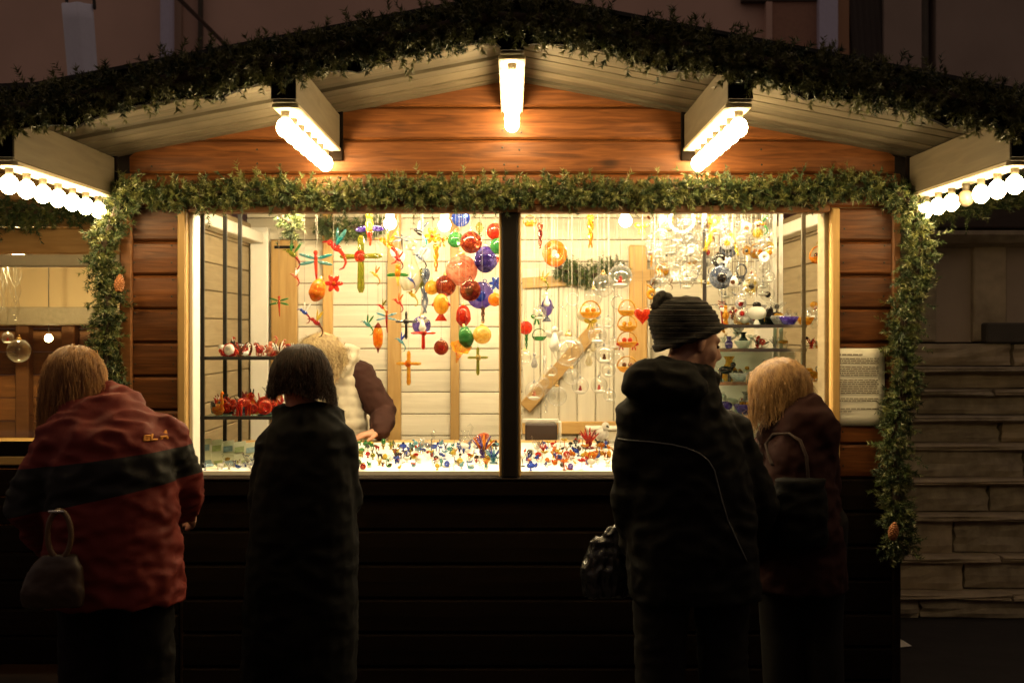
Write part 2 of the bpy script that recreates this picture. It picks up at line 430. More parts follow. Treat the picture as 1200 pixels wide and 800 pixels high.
# beams carrying the light strips
BX = [-1.60, -.715, 0., .715, 1.60]
def beam_bottom(x): return soff(x) - (.12 if x == 0 else .135) - (.012 if abs(x) > 1 else 0)
for x in BX:
    zb = beam_bottom(x); zt = soff(x) - .002
    part('beam', G().box((x, -.53, (zb + zt) / 2), (.075, 1.04, zt - zb), bev=.004), WBEAM, stall)
    part('beam_end', G().box((x, -1.059, (zb + zt) / 2 + .006), (.077, .012, zt - zb - .006)), WDARK, stall)
ng = G()
for k, z in enumerate((2.10, 2.165, 2.235, 2.30, 2.37, 2.43, 2.50)):
    for x in (-1.42, -1.0, -.03, .03, .98, 1.43):
        if z < soff(x) - .03: ng.ell((x + rng.uniform(-.008, .008), -.0325, z + rng.uniform(-.006, .006)), (.0042, .0015, .0042), n=8, k=4)
k_ = 0
for z in np.arange(1.05, 2.05, .0667):
    for x in (-1.49, -1.34, 1.31, 1.47): ng.ell((x + rng.uniform(-.005, .005), -.0325, z), (.0038, .0015, .0038), n=8, k=4)
part('nail_heads', ng, DGREY, stall, kind='stuff')
# posts at the beam roots (dark brackets against the wall)
for x in BX:
    if x == 0: continue
    zb = beam_bottom(x)
    part('wall_bracket', G().box((x, -.045, zb + .05), (.10, .02, .2), bev=.004), WDARK, stall)
# inner hanging rails
for y in (.28, .42, .56):
    part('hanging_rail', G().box((-.01, y, 2.128), (2.74, .012, .012)), DGREY, stall)

# ------------------------------------------------------------------ light strips: five boards of round bulbs
bulb_me = G().ell((0, 0, 0), (.0285, .0285, .032), n=14, k=10).mesh('bulb', BULBM)
bulb_off = G().ell((0, 0, 0), (.028, .028, .03), n=14, k=10).mesh('bulb', BULBOFF)
sock_me = G().tube([(0, 0, .028), (0, 0, .052)], [.012, .015], 8, round_ends=False).mesh('socket', plain('lamp_socket', (.12, .1, .07), .5))
strip_lab = ['bulb strip furthest left, hanging beside the left corner garland', 'bulb strip on the beam between the roof peak and the left eave',
             'bulb strip on the ridge beam directly under the roof peak', 'bulb strip on the beam between the roof peak and the right eave',
             'bulb strip furthest right, one bulb dark, above the stone steps']
board_me = G().box((0, -.54, -.006), (.085, .98, .012), bev=.002).mesh('mounting_board', plain('cream_board', (.70, .60, .42), .5))
for i, x in enumerate(BX):
    zb = beam_bottom(x)
    t = thing('light_strip', strip_lab[i], 'light strip', (x, 0, zb), 'strips of bare bulbs under the roof')
    link('mounting_board', board_me, t, (0, 0, -.001))
    ox = 0 if x == 0 else math.copysign(.012, x)
    for k in range(7):
        y = -.965 + k * .145
        off = (i == 4 and k == 3)
        b_ = link('bulb', bulb_off if off else bulb_me, t, (ox, y, -.066))
        link('socket', sock_me, b_, (0, 0, 0))

# ------------------------------------------------------------------ lamps inside
t = thing('tube_lamp', 'long tube lamp behind the window head lighting the counter', 'lamp', (0, .13, 2.118))
link('housing', G().box((0, -.035, .012), (2.3, .012, .075)).box((0, .0, .044), (2.3, .08, .01)).mesh('housing', WHITE, False), t)
for s in (-1, 1):
    link('tube', G().tube([(s * .06, 0, 0), (s * 1.1, 0, 0)], .013, 8).mesh('tube', TUBEM), t)
spot_me = G().ell((0, 0, 0), .03, n=14, k=9).mesh('bulb', SPOTM)
for px, py, lab in ((457, 262, 'small bright spotlight on the ceiling left of the white figure'), (521, 264, 'bright ceiling spotlight near the red globes'),
                    (733, 259, 'bright ceiling spotlight above the fir bough')):
    p = P(px, py, 1.25)
    t = thing('ceiling_spotlight', lab, 'spotlight', tuple(p), 'ceiling spotlights inside the stall')
    link('bulb', spot_me, t)
    link('lamp_holder', G().tube([(0, 0, .03), (0, 0, max(.06, soff(p[0]) - .03 - p[2]))], [.022, .012], 10, round_ends=False).mesh('lamp_holder', WHITE), t)

# ================================================================== garlands
FIR = [plain('fir_green', (.075, .105, .028), .5, var=.3), plain('fir_dark', (.034, .058, .019), .55, var=.3), plain('fir_light', (.14, .15, .042), .45, var=.3), plain('fir_tip', (.36, .36, .22), .5)]
STEM = plain('twig_brown', (.05, .03, .015), .8)
def resample(path, n):
    path = np.asarray(path, float); seg = np.linalg.norm(np.diff(path, axis=0), axis=1); s = np.concatenate([[0], np.cumsum(seg)])
    u = np.linspace(0, s[-1], n); return np.stack([np.interp(u, s, path[:, k]) for k in range(3)], 1), s[-1]
def foliage(path, rad, dens=330, slen=(.06, .11), droop=.25, tips=.05, needle=.019, light=.25, width=.0042, front=0.0):
    pts, L = resample(path, 200)
    n = int(L * dens * 2.1); u = rng.uniform(0, 199, n); i0 = np.clip(u.astype(int), 0, 198)
    c = pts[i0] + (pts[i0 + 1] - pts[i0]) * (u - i0)[:, None]
    tan = pts[i0 + 1] - pts[i0]; tan /= np.linalg.norm(tan, axis=1)[:, None]
    # slow swelling along the length gives an uneven outline
    sw = .80 + .34 * np.sin(u * .55 * L + 1.3) * np.sin(u * .17 * L) + .24 * rng.standard_normal(n)
    d = rng.standard_normal((n, 3)); d -= tan * (d * tan).sum(1)[:, None] * .75; d[:, 2] -= droop; d[:, 1] -= front
    d /= np.linalg.norm(d, axis=1)[:, None]
    start = c + d * (rad * .68 * rng.random(n) ** .7 * np.clip(sw, .5, 1.25))[:, None]
    sl = rng.uniform(.022, .05, n) * np.where(rng.random(n) < .12, 1.9, 1.0)
    d = d + rng.standard_normal((n, 3)) * .45; d /= np.linalg.norm(d, axis=1)[:, None]
    K = 30; V = np.zeros((n, K, 3, 3)); 
    tpar = rng.random((n, K)) ** .8
    base = start[:, None] + d[:, None] * (tpar * sl[:, None])[..., None]
    q = rng.standard_normal((n, K, 3)); q -= d[:, None] * (q * d[:, None]).sum(-1, keepdims=True); q /= np.linalg.norm(q, axis=-1, keepdims=True)
    nd = q * .8 + d[:, None] * .65; nd /= np.linalg.norm(nd, axis=-1, keepdims=True)
    side = np.cross(nd, rng.standard_normal((n, K, 3))); side /= np.linalg.norm(side, axis=-1, keepdims=True)
    ln = needle * rng.uniform(.7, 1.25, (n, K)); wd = width * rng.uniform(.8, 1.3, (n, K))
    V[:, :, 0] = base - side * wd[..., None] * .5; V[:, :, 1] = base + side * wd[..., None] * .5; V[:, :, 2] = base + nd * ln[..., None]
    V = V.reshape(-1, 3); nt = n * K
    me = bpy.data.meshes.new('needles'); me.vertices.add(nt * 3); me.vertices.foreach_set('co', V.ravel())
    me.loops.add(nt * 3); me.loops.foreach_set('vertex_index', np.arange(nt * 3)); me.polygons.add(nt)
    me.polygons.foreach_set('loop_start', np.arange(nt) * 3); me.polygons.foreach_set('loop_total', np.full(nt, 3))
    r = rng.random(n); mi = np.where(r < light, 2, np.where(r < light + .35, 1, 0)); mi = np.repeat(mi, K)
    mi[rng.random(nt) < tips] = 3
    me.polygons.foreach_set('material_index', mi.astype(np.int32))
    for m in FIR: me.materials.append(m)
    me.update(calc_edges=True); me.validate(); return me, pts
cone_me = None
def garland(name, label, path, rad, cat='garland', group=None, cones=(), **kw):
    global cone_me
    t = thing(name, label, cat, tuple(np.asarray(path[0], float)), group)
    me, pts = foliage([np.asarray(p, float) - np.asarray(path[0], float) for p in path], rad, **kw)
    o = link('needles', me, t); o['kind'] = 'stuff'
    link('stem', G().tube(list(pts[::8]), rad * .22, 7).mesh('stem', STEM), t)
    if cones and cone_me is None:
        gg = G()
        for k in range(9):
            z = k / 8; r = .026 * math.sin(math.pi * (.18 + .78 * z)) 
            for j in range(8):
                a = j * .785 + k * .39
                gg.ell((r * .7 * math.cos(a), r * .7 * math.sin(a), .07 * z - .035), (.009, .009, .006), rotz(a) @ roty(-.6), 6, 4)
        gg.ell((0, 0, 0), (.016, .016, .036), n=8, k=6)
        cone_me = gg.mesh('pine_cone', plain('pine_cone_scale', (.30, .11, .03), .55, var=.4, scale=80))
    for c in cones:
        o = link('pine_cone', cone_me, t, tuple(np.asarray(c) - np.asarray(path[0], float))); o.scale = (.8, .8, .85); o.rotation_euler = (rng.uniform(-.4, .4), rng.uniform(-.5, .5), 0)
    return t
def rp(x): return (x, -1.115, soff(x) - .012)
garland('roof_garland', 'long dark fir garland along the front edge of the peaked roof', [rp(-1.88), rp(-.9), rp(0), rp(.9), rp(1.88)], .095, dens=470, droop=.15, light=.75, slen=(.06, .12))
garland('window_garland', 'bright fir garland running across above the stall window', [(-1.53, -.085, 2.13), (-1.25, -.085, 2.108), (-1.0, -.085, 2.135), (-.72, -.085, 2.112), (-.4, -.085, 2.136), (-.1, -.085, 2.112), (.2, -.085, 2.135), (.5, -.085, 2.112), (.75, -.085, 2.14), (1.05, -.085, 2.118), (1.25, -.085, 2.142), (1.47, -.085, 2.145)], .058, dens=400, slen=(.055, .105), light=.5, tips=.03, front=.25)
garland('corner_garland', 'fir garland hanging down the left corner of the stall with one pine cone', [(-1.47, -.10, 2.16), (-1.54, -.10, 2.05), (-1.60, -.10, 1.88), (-1.57, -.10, 1.7), (-1.585, -.10, 1.5), (-1.55, -.10, 1.3), (-1.57, -.10, 1.05), (-1.55, -.10, .75)], .066, dens=430, tips=.06,
        light=.3, group='garlands down the stall corners', cones=[P(140, 332, -.19)])
garland('corner_garland', 'fir garland hanging down the right corner of the stall beside the notice', [(1.49, -.10, 2.14), (1.57, -.10, 2.05), (1.585, -.10, 1.9), (1.555, -.10, 1.72), (1.51, -.10, 1.56), (1.535, -.10, 1.4), (1.485, -.10, 1.15), (1.495, -.10, .95), (1.515, -.10, .72)], .07, dens=430, tips=.06,
        light=.3, group='garlands down the stall corners', cones=[P(1047, 622, -.19)])
garland('fir_bough', 'short fir bough hung on the white back door behind the glass balls', [P(652, 312, 1.9), P(690, 324, 1.9), P(735, 312, 1.9)], .07, 'bough', dens=420, droop=.5, light=.1)
garland('fir_bough', 'dark fir bough under the ceiling at the top left of the back wall', [P(372, 262, 1.8), P(410, 268, 1.8), P(450, 262, 1.8)], .06, 'bough', dens=420, droop=.6, light=.1)
garland('fir_bough', 'small dark fir twig hanging at the window top left of the parrot', [P(332, 254, .2), P(345, 268, .2)], .04, 'bough', dens=420, droop=.6, light=.1)

# ================================================================== neighbouring stall on the left, further back
NY = .8
ns = thing('market_stall', 'neighbouring wooden stall at the left edge with a glazed dim window', 'market stall', (-3.2, NY, 0))
nb = np.array((-3.2, NY, 0))
NW = wood('honey_plank', (.56, .33, .13), (.42, .23, .08), rough=.5)
for z0 in np.arange(1.93, 2.62, .125):
    part('plank', plank(-4.6, -1.72, z0, z0 + .125, NY), NW, ns, off=nb)
for z0 in np.arange(.05, .95, .128):
    part('plank', plank(-4.6, -1.72, z0, z0 + .128, NY), WDARK, ns, off=nb)
part('lintel', G().box((-3.16, NY - .03, 1.90), (2.9, .08, .055), bev=.006), plain('pale_lintel', (.66, .55, .36), .5, var=.1), ns, off=nb)
part('counter', G().box((-3.16, NY + .46, .985), (2.82, 1.0, .04), bev=.005), WPINE_H, ns, off=nb)
part('window_pane', G().box((-3.16, NY + .0, 1.44), (2.86, .006, .86)), pane('window_glass', refl=.02), ns, off=nb)
part('corner_post', G().box((-1.75, NY - .01, 1.2), (.07, .09, 2.4), bev=.006), NW, ns, off=nb)
part('inner_beam', G().box((-3.16, NY + 1.2, 1.66), (2.9, .1, .10), bev=.006), WBEAM, ns, off=nb)
for sx_ in (-1.72, -4.58): part('side_wall', G().box((sx_, NY + .95, 1.25), (.04, 1.75, 2.5)), NW, ns, off=nb)
for z0 in np.arange(.05, 2.6, .14):
    part('back_board', plank(-4.56, -1.74, z0, z0 + .14, NY + 1.85, .02, .005), WTRIM if z0 < 1.6 else NW, ns, off=nb)
part('inner_panel', G().box((-3.16, NY + 1.70, 1.86), (2.8, .03, .50), bev=.004), plain('beige_panel', (.55, .42, .24), .6, var=.12, scale=4), ns, off=nb)
part('ceiling', G().box((-3.16, NY + .95, 2.12), (2.8, 1.75, .03)), plain('tan_ceiling', (.60, .46, .25), .7, var=.15), ns, off=nb)
part('rafter', G().box((-2.3, NY + .6, 2.06), (.05, .8, .06), rotz(.3)), WBEAM, ns, off=nb)
part('rafter', G().box((-1.98, NY + .6, 2.06), (.05, .8, .06), rotz(-.2)), WBEAM, ns, off=nb)
for px in (24, 78, 118):
    x = P(px, 400, NY + 1.7)[0]
    part('upright', G().box((x, NY + 1.76, 1.25), (.08, .08, 2.4), bev=.005), WTRIM, ns, off=nb)
part('roof', G().loft([np.array([(-4.8, y, 2.50), (-1.72, y, 2.62), (-1.72, y, 2.67), (-4.8, y, 2.55)]) for y in (NY - .35, NY + 2.0)]), ROOFT, ns, off=nb)
garland('eave_garland', 'hanging fir garland on the neighbouring stall at the left edge', [P(-90, 250, NY - .12), P(-20, 248, NY - .12), P(40, 250, NY - .12), P(100, 240, NY - .12), P(150, 236, NY - .12)], .085, dens=430, droop=.4, light=.3, front=.2)
# its lit bulb and hanging glass
t = thing('hanging_bulb', 'small warm bulb glowing inside the neighbouring stall', 'lamp', tuple(P(57, 396, NY + 1.2)))
link('bulb', G().ell((0, 0, 0), .022, n=12, k=8).mesh('bulb', plain('dim_bulb', (.9, .8, .6), .3, emit=(WARM, 75.))), t)
link('cord', G().tube([(0, 0, .03), (0, 0, .5)], .003, 5).mesh('cord', DGREY), t)
t = thing('fill_lamp', 'added unseen fill lamp under the ceiling of the neighbouring stall', 'lamp', (-2.45, NY + .45, 1.975))  # added lamp, hidden above the window to brighten this interior
link('bulb', G().ell((0, 0, -.03), .03, n=12, k=8).mesh('bulb', plain('fill_bulb', (.9, .8, .6), .3, emit=(WARM, 2000.))), t)
link('shade', G().loft([np.stack([r * np.cos(np.arange(14) / 14 * 6.2832), r * np.sin(np.arange(14) / 14 * 6.2832), np.full(14, z)], 1) for r, z in ((.07, -.02), (.03, .04), (.012, .06))], close=False).mesh('shade', DGREY), t)

# ================================================================== stone stairs and wall on the right
STONE = plain('weathered_sandstone', (.42, .345, .23), .9, var=.6, scale=9, bump=1., world=True)
STONE2 = plain('grey_sandstone', (.37, .315, .22), .9, var=.65, scale=14, bump=1., world=True)
PLAST = plain('aged_plaster', (.42, .34, .26), .85, var=.3, scale=3, bump=.4)
PDARK = plain('dark_stone', (.085, .075, .06), .85, var=.4, scale=6, bump=.5)
def rough_block(seed, bev=.012):
    gg = G().box((0, 0, 0), (1, 1, 1), bev=.03)
    return gg
stones = []
for q in range(10):
    import bmesh
    bm = bmesh.new(); bmesh.ops.create_grid(bm, x_segments=10, y_segments=5, size=.5)
    for v in bm.verts:
        x, z = v.co.x, v.co.y
        ed = max(abs(x), abs(z)) * 2
        y = -.5 + (.035 if abs(x) > .49 or abs(z) > .49 else 0) + .06 * mnoise.noise(Vector((x * 3.2 + q * 7, z * 3.2, q)))
        j = .03
        v.co = Vector((x + (j * mnoise.noise(Vector((z * 4, q, 1))) if abs(x) > .49 else 0) * .6, y, z + (j * 2 * mnoise.noise(Vector((x * 4, q, 5))) if abs(z) > .49 else 0) * .6))
    ext = [e for e in bm.edges if e.is_boundary]
    r = bmesh.ops.extrude_edge_only(bm, edges=ext)
    for v in [v for v in r['geom'] if isinstance(v, bmesh.types.BMVert)]: v.co.y = .5
    bmesh.ops.recalc_face_normals(bm, faces=bm.faces)
    me = bpy.data.meshes.new('stone'); bm.to_mesh(me); bm.free(); me.materials.append(STONE if q % 3 else STONE2); stones.append(me)
st = thing('stone_steps', 'stepped courses of worn sandstone blocks behind the right corner of the stall', 'stone steps', (3.3, 2.0, 0))
stp = np.array((3.3, 2.0, 0))
ws = thing('stone_wall', 'old stone wall with plaster panel, pilaster and ledge above the sandstone courses', 'wall', (3.3, 2.6, 0))
wsp = np.array((3.3, 2.6, 0))
X0, X1 = 1.72, 5.0
def course(y, z0, z1, depth, root, rp_, wmin=.35, wmax=.8):
    x = X0 + rng.uniform(-.2, 0)
    while x < X1:
        w = rng.uniform(wmin, wmax)
        o = link('stone', stones[rng.integers(10)], root, tuple(np.array((x + w / 2, y + depth / 2 + rng.uniform(-.014, .014), (z0 + z1) / 2)) - rp_))
        o.scale = (w - .016, depth, z1 - z0 - .012); o.rotation_euler = (0, rng.uniform(-.012, .012), 0)
        x += w
bands = [(.0, 1.90), (.14, 1.98), (.33, 2.06), (.55, 2.13), (.74, 2.20), (.93, 2.28), (1.085, 2.34), (1.235, 2.40), (1.365, 2.44), (1.505, 2.5)]
for (z0, y0), (z1, y1) in zip(bands[:-1], bands[1:]): course(y0, z0, z1, .42, st, stp, .45, 1.3)
for z, y in bands[1:-1]:
    x = X0
    while x < X1:
        w = rng.uniform(.7, 1.5)
        link('tread', stones[rng.integers(10)], st, tuple(np.array((x + w / 2, y - .10 + .2, z - .016)) - stp), scale=(w - .008, .44, .034)); x += w
part('core', G().box((3.4, 2.78, .73), (3.4, .1, 1.46)), PDARK, st, off=stp)
part('plaster_panel', G().box((3.4, 2.66, 1.81), (3.5, .2, .60)), PLAST, ws, off=wsp)
part('pilaster', G().box((P(1160, 340, 2.52)[0], 2.555, 1.80), (.20, .09, .57), bev=.01), STONE, ws, off=wsp)
part('pilaster', G().box((P(1088, 340, 2.52)[0], 2.558, 1.80), (.10, .08, .57), bev=.01), STONE2, ws, off=wsp)
part('ledge', G().loft([np.array([(x, 2.52, 2.075), (x, 2.42, 2.095), (x, 2.37, 2.14), (x, 2.37, 2.165), (x, 2.9, 2.175), (x, 2.9, 2.075)]) for x in (X0, X1)]), STONE2, ws, off=wsp)
part('dark_block', G().box((P(1182, 390, 2.45)[0], 2.50, 1.565), (.28, .16, .12), bev=.01), PDARK, ws, off=wsp)
part('mortar', G().box((3.4, 2.82, 1.05), (3.5, .12, 2.0)), PDARK, ws, off=wsp)
aw = thing('dark_roof_edge', 'dark boarded roof edge resting above the stone ledge behind the right light strip', 'roof edge', (3.2, 2.6, 2.18))
part('edge_board', G().box((3.6, 2.68, 2.345), (3.2, .5, .325), bev=.01), plain('dark_umber_board', (.06, .042, .034), .7, var=.2), aw, off=(3.2, 2.6, 2.18))
part('metal_edge', G().box((P(1250, 235, 2.4)[0], 2.40, P(0, 234, 2.4)[2]), (.9, .05, .03), bev=.004), plain('grey_edge_strip', (.30, .24, .20), .6), aw, off=(3.2, 2.6, 2.18))
garland('eave_garland', 'fir garland strung out to the right from the stall corner behind the right light strip', [P(1072, 246, .35), P(1125, 236, .5), P(1170, 226, .6), P(1260, 205, .75)], .085, dens=400, droop=.5, light=.3, front=.2)
sc_ = thing('paper_scrap', 'small crumpled white scrap lying on the dark ground at right', 'litter', tuple(np.array(P(1057, 727, 1.3)) * (1, 1, 0)))
link('sheet', G().add([(-.04, -.03, .003), (.02, -.04, .012), (.05, .0, .004), (.0, .03, .03), (-.05, .02, .006), (.0, -.005, .035)], [(0, 1, 5), (1, 2, 5), (2, 3, 5), (3, 4, 5), (4, 0, 5)]).mesh('sheet', WHITE, False), sc_)

# ================================================================== houses behind
BY = 8.5
FAC = plain('town_plaster', (.66, .46, .38), .9, var=.22, scale=1.2, bump=.2)
FAC2 = plain('grey_town_plaster', (.34, .27, .23), .9, var=.25, scale=1.5, bump=.2)
LIL = plain('lilac_grey_paint', (.58, .58, .78), .7, var=.1)
bh = thing('town_house', 'tall brown plastered house front rising behind the stall roof', 'house', (0, BY, 0)); bo = np.array((0, BY, 0))
def bx(px0, px1, py0, py1, y, th=.1):
    a = P(px0, py0, y); b = P(px1, py1, y)
    return ((a[0] + b[0]) / 2, y + th / 2, (a[2] + b[2]) / 2), (abs(b[0] - a[0]), th, abs(a[2] - b[2]))
part('wall', G().box((-3.2, BY + .45, 4.0), (15.4, .6, 8.0)), FAC, bh, off=bo)
part('downpipe', G().tube([np.array(P(196, 700, BY - .08)) * (1, 1, 0), P(196, 20, BY - .08), P(196, -220, BY - .08)], .075, 12, round_ends=False), LIL, bh, off=bo)
c, s_ = bx(205, 212, -200, 560, BY + .06, .1); part('wall_strip', G().box(c, s_), plain('ochre_strip', (.46, .33, .26), .8), bh, off=bo)
c, s_ = bx(232, 236, -200, 560, BY + .07, .1); part('wall_joint', G().box(c, s_), PDARK, bh, off=bo)
c, s_ = bx(905, 958, 2, 330, BY + .05, .12); part('shutter', G().box(c, s_), plain('brown_shutter', (.36, .20, .14), .7, var=.2), bh, off=bo)
c, s_ = bx(870, 960, -14, 1, BY + .02, .16); part('window_lintel', G().box(c, s_), PDARK, bh, off=bo)
c, s_ = bx(898, 905, 2, 330, BY + .02, .16); part('window_frame', G().box(c, s_), FAC, bh, off=bo)
c, s_ = bx(960, 982, -200, 560, BY - .06, .22); part('pilaster', G().box(c, s_), LIL, bh, off=bo)
c, s_ = bx(982, 995, -200, 560, BY + .05, .12); part('wall_strip', G().box(c, s_), plain('ochre_brown_strip', (.40, .23, .13), .8), bh, off=bo)
gc = G()
for px in (997, 1004, 1012, 1020, 1027):
    gc.tube([P(px, 330, BY + .1), P(px + 2, 120, BY + .1), P(px + 5, 60, BY + .1), P(px - 2, -40, BY + .1)], .05, 8, round_ends=False)
part('curtain', gc, plain('dark_curtain', (.06, .05, .045), .9), bh, off=bo)
c, s_ = bx(1036, 1080, -200, 560, BY + .0, .2); part('pier', G().box(c, s_), FAC2, bh, off=bo)
h2 = thing('town_house', 'dark grey house front at the top right behind the garland', 'house', (7, BY, 0))
part('wall', G().box((9.05, BY + .3, 4.0), (9.0, .6, 8.0)), FAC2, h2, off=(7, BY, 0))
c, s_ = bx(1080, 1092, -200, 560, BY - .05, .2); part('drainpipe', G().tube([np.array((c[0], c[1], 0)), np.array((c[0], c[1], 8))], .05, 10), PDARK, h2, off=(7, BY, 0))
# unseen lane side, added behind the camera to shut out the low sky
opp = G().box((0, -13.5, 3.5), (60, 1, 7.0)); props(link('lane_sky_blocker', opp.mesh('lane_sky_blocker', FAC2, False)), kind='structure')
# furled banner
bn = thing('furled_banner', 'pale lilac furled banner hanging from two dark straps at top left', 'banner', tuple(P(95, 100, 4.0)))
bp_ = np.array(P(95, 100, 4.0)); gb = G(); rings = []
a = np.arange(28) / 28 * 2 * math.pi
for i in range(9):
    f = i / 8; c = P(93 + 12 * f - 2, 6 + 150 * f, 4.0); r = .105 * (1 - .06 * f)
    rings.append(np.stack([c[0] + r * (1 + .09 * np.cos(5 * a + 1)) * np.cos(a), c[1] + .08 * (1 + .18 * np.cos(5 * a)) * np.sin(a), np.full(28, c[2])], 1))
part('cloth', gb.loft(rings), plain('lilac_banner_cloth', (.74, .78, .95), .8, var=.06), bn, True, bp_)
for px in (76, 108): part('strap', G().tube([P(px + 3, 10, 3.98), P(px, -25, 4.0), P(px - 2, -80, 4.0)], .012, 6), DGREY, bn, off=bp_)
part('bracket', G().tube([P(60, -80, 4.0), P(130, -80, 4.0), np.array(P(130, -80, 4.0)) + (0, 4.3, 0)], .02, 8), DGREY, bn, off=bp_)

# ================================================================== notice on the right post
nt = thing('paper_notice', 'cream printed notice sheet fixed to the right wall of the stall', 'notice', (1.365, -.036, 1.36))
w, h = .206, .305
r = []
for i in range(9):
    z = h / 2 - h * i / 8
    r.append(z)
V = []; F = []
for i, z in enumerate(r):
    for j in range(6):
        x = -w / 2 + w * j / 5
        V.append((x, -.004 - .0025 * math.sin(j * 1.1 + i * .5), z))
for i in range(8):
    for j in range(5):
        q = i * 6 + j; F.append((q, q + 1, q + 7, q + 6))
gp = G().add(V, F); sheet = link('sheet', gp.mesh('sheet', PAPER), nt)
sm = sheet.modifiers.new('thickness', 'SOLIDIFY'); sm.thickness = .001
gi = G(); rr = random.Random(5)
rows = [(.128, .6, 1.3)] + [(.112 - .0085 * k, .98, 1) for k in range(3)] + [(.080 - .0085 * k, .98, 1) for k in range(5)] + [(.028 - .0085 * k, .98, 1) for k in range(7)] + [(-.045, .98, 1), (-.0535, .98, 1), (-.085, .98, 1.1), (-.096, .35, 1)]
for z, fr, sz in rows:
    x = -w / 2 + .018; xe = x + (w - .038) * fr
    while x < xe - .006:
        l = min(rr.uniform(.006, .022), xe - x)
        gi.box((x + l / 2, -.0078, z), (l, .0006, .0030 * sz)); x += l + .0032
part('printed_lines', gi, INK, sheet, kind='stuff')
for s in (-1, 1):
    link('pin', G().ell((s * .09, -.009, .142), .004, n=8, k=5).mesh('pin', DGREY), nt)
# ================================================================== glass ornaments
GC = {'red': ((.62, .02, .015), (.8, .10, .03)), 'crimson': ((.40, .01, .02), (.7, .06, .03)), 'amber': ((.80, .36, .03), (.9, .55, .08)), 'orange': ((.85, .20, .015), (.9, .42, .03)),
      'yellow': ((.85, .62, .05), (.9, .75, .2)), 'gold': ((.72, .42, .06), (.9, .66, .2)), 'green': ((.03, .26, .07), (.12, .36, .10)), 'olive': ((.26, .30, .03), (.42, .36, .04)),
      'teal': ((.03, .30, .30), (.30, .52, .5)), 'blue': ((.02, .05, .45), (.10, .20, .7)), 'violet': ((.07, .03, .30), (.25, .2, .55)), 'dark red': ((.16, .012, .01), (.45, .10, .03)),
      'pink': ((.78, .22, .13), (.9, .45, .3)), 'white': ((.86, .84, .78), (.78, .76, .70)), 'black': ((.012, .01, .01), (.03, .02, .02)), 'grey blue': ((.10, .13, .22), (.45, .5, .6)),
      'clear': ((.80, .80, .78), (.9, .9, .88)), 'brown': ((.15, .05, .02), (.3, .12, .04)), 'turquoise': ((.10, .45, .62), (.5, .75, .85)), 'cream': ((.85, .78, .55), (.9, .85, .7)), 'silver': ((.5, .5, .52), (.8, .8, .8))}
CLR = {'clear': .86, 'white': .12, 'black': .0, 'cream': .35, 'dark red': .22, 'grey blue': .3, 'silver': .3}
def gm(c):
    a, b = GC[c]; return glass(c.replace(' ', '_'), a, CLR.get(c, .32), b if c not in ('clear', 'white', 'black') else None)

def curl(p0, pts): return [np.array(p0, float) + np.array(p, float) for p in pts]
# each builder: unit-height shapes centred on the origin, returns [(part name, G, colour slot)]; the first is the thing itself
def o_globe():
    return [('globe', G().ell((0, 0, 0), .5, n=20, k=14), 0), ('cap', G().tube([(0, 0, .47), (0, 0, .58)], [.12, .10], 10, round_ends=False).torus((0, 0, .62), .06, .018, 10, 5), 'gold')]
def o_egg(): return [('egg', G().ell((0, 0, 0), (.33, .33, .5), n=18, k=12).ell((0, 0, -.12), (.345, .345, .3), n=18, k=10), 0), ('cap', G().tube([(0, 0, .47), (0, 0, .56)], [.08, .06], 8), 'gold')]
def o_disc():
    return [('disc', G().ell((0, 0, 0), (.5, .13, .5), n=22, k=14), 0), ('centre', G().ell((0, -.09, -.02), (.22, .07, .22), n=14, k=8), 1), ('loop', G().torus((0, 0, .55), .06, .02, 10, 5), 0)]
def o_donut(): return [('ring', G().torus((0, 0, 0), .32, .18, 24, 10), 0), ('centre_bead', G().ell((.05, -.08, -.1), .10, n=10, k=7), 1)]
def o_hoop():
    g1 = G()
    for i in range(22):
        a = i * 2 * math.pi / 22; g1.ell((.42 * math.cos(a), 0, .42 * math.sin(a)), .07, n=8, k=6)
    return [('hoop', G().torus((0, 0, 0), .42, .045, 28, 7), 0), ('beads', g1, 0)]
def o_cross():
    a = G().tube([(0, 0, .46), (0, 0, .1), (0, 0, -.46)], [.10, .09, .11], 10, flat=.55); a.tube([(-.33, 0, .14), (0, 0, .14), (.33, 0, .14)], [.11, .085, .11], 10, flat=.5)
    return [('cross', a, 0), ('centre_bead', G().ell((0, -.05, .14), (.12, .07, .12), n=10, k=7), 1)]
def wing(c, l, w, ang, tilt=.3): return G().ell(c, (l, .02, w), roty(ang) @ rotx(tilt), 12, 6)
def o_bird():
    b = G().ell((0, 0, 0), (.15, .085, .085), roty(.5), 12, 8); b.ell((-.15, 0, .11), .07, n=10, k=7); b.tube([(-.24, 0, .14), (-.36, 0, .12)], [.03, .006], 6)
    t = G().tube([(.1, 0, -.08), (.2, 0, -.2), (.24, 0, -.34), (.18, 0, -.46), (.08, 0, -.5)], [.05, .035, .028, .022, .012], 8)
    return [('body', b, 0), ('tail', t, 1), ('wing', wing((.16, -.08, .22), .22, .05, -.95, .5), 2), ('wing', wing((-.02, .09, .26), .22, .05, -1.5, -.5), 2)]
def o_dragonfly():
    b = G().tube([(0, 0, .28), (0, 0, .1), (.01, 0, -.2), (.03, 0, -.45)], [.04, .045, .028, .015], 8); b.ell((0, 0, .35), .06, n=10, k=7)
    return [('body', b, 0)] + [('wing', wing((s * .22, 0, z), .22, .045, s * a), 1) for s in (-1, 1) for z, a in ((.25, -.28), (.08, .22))]
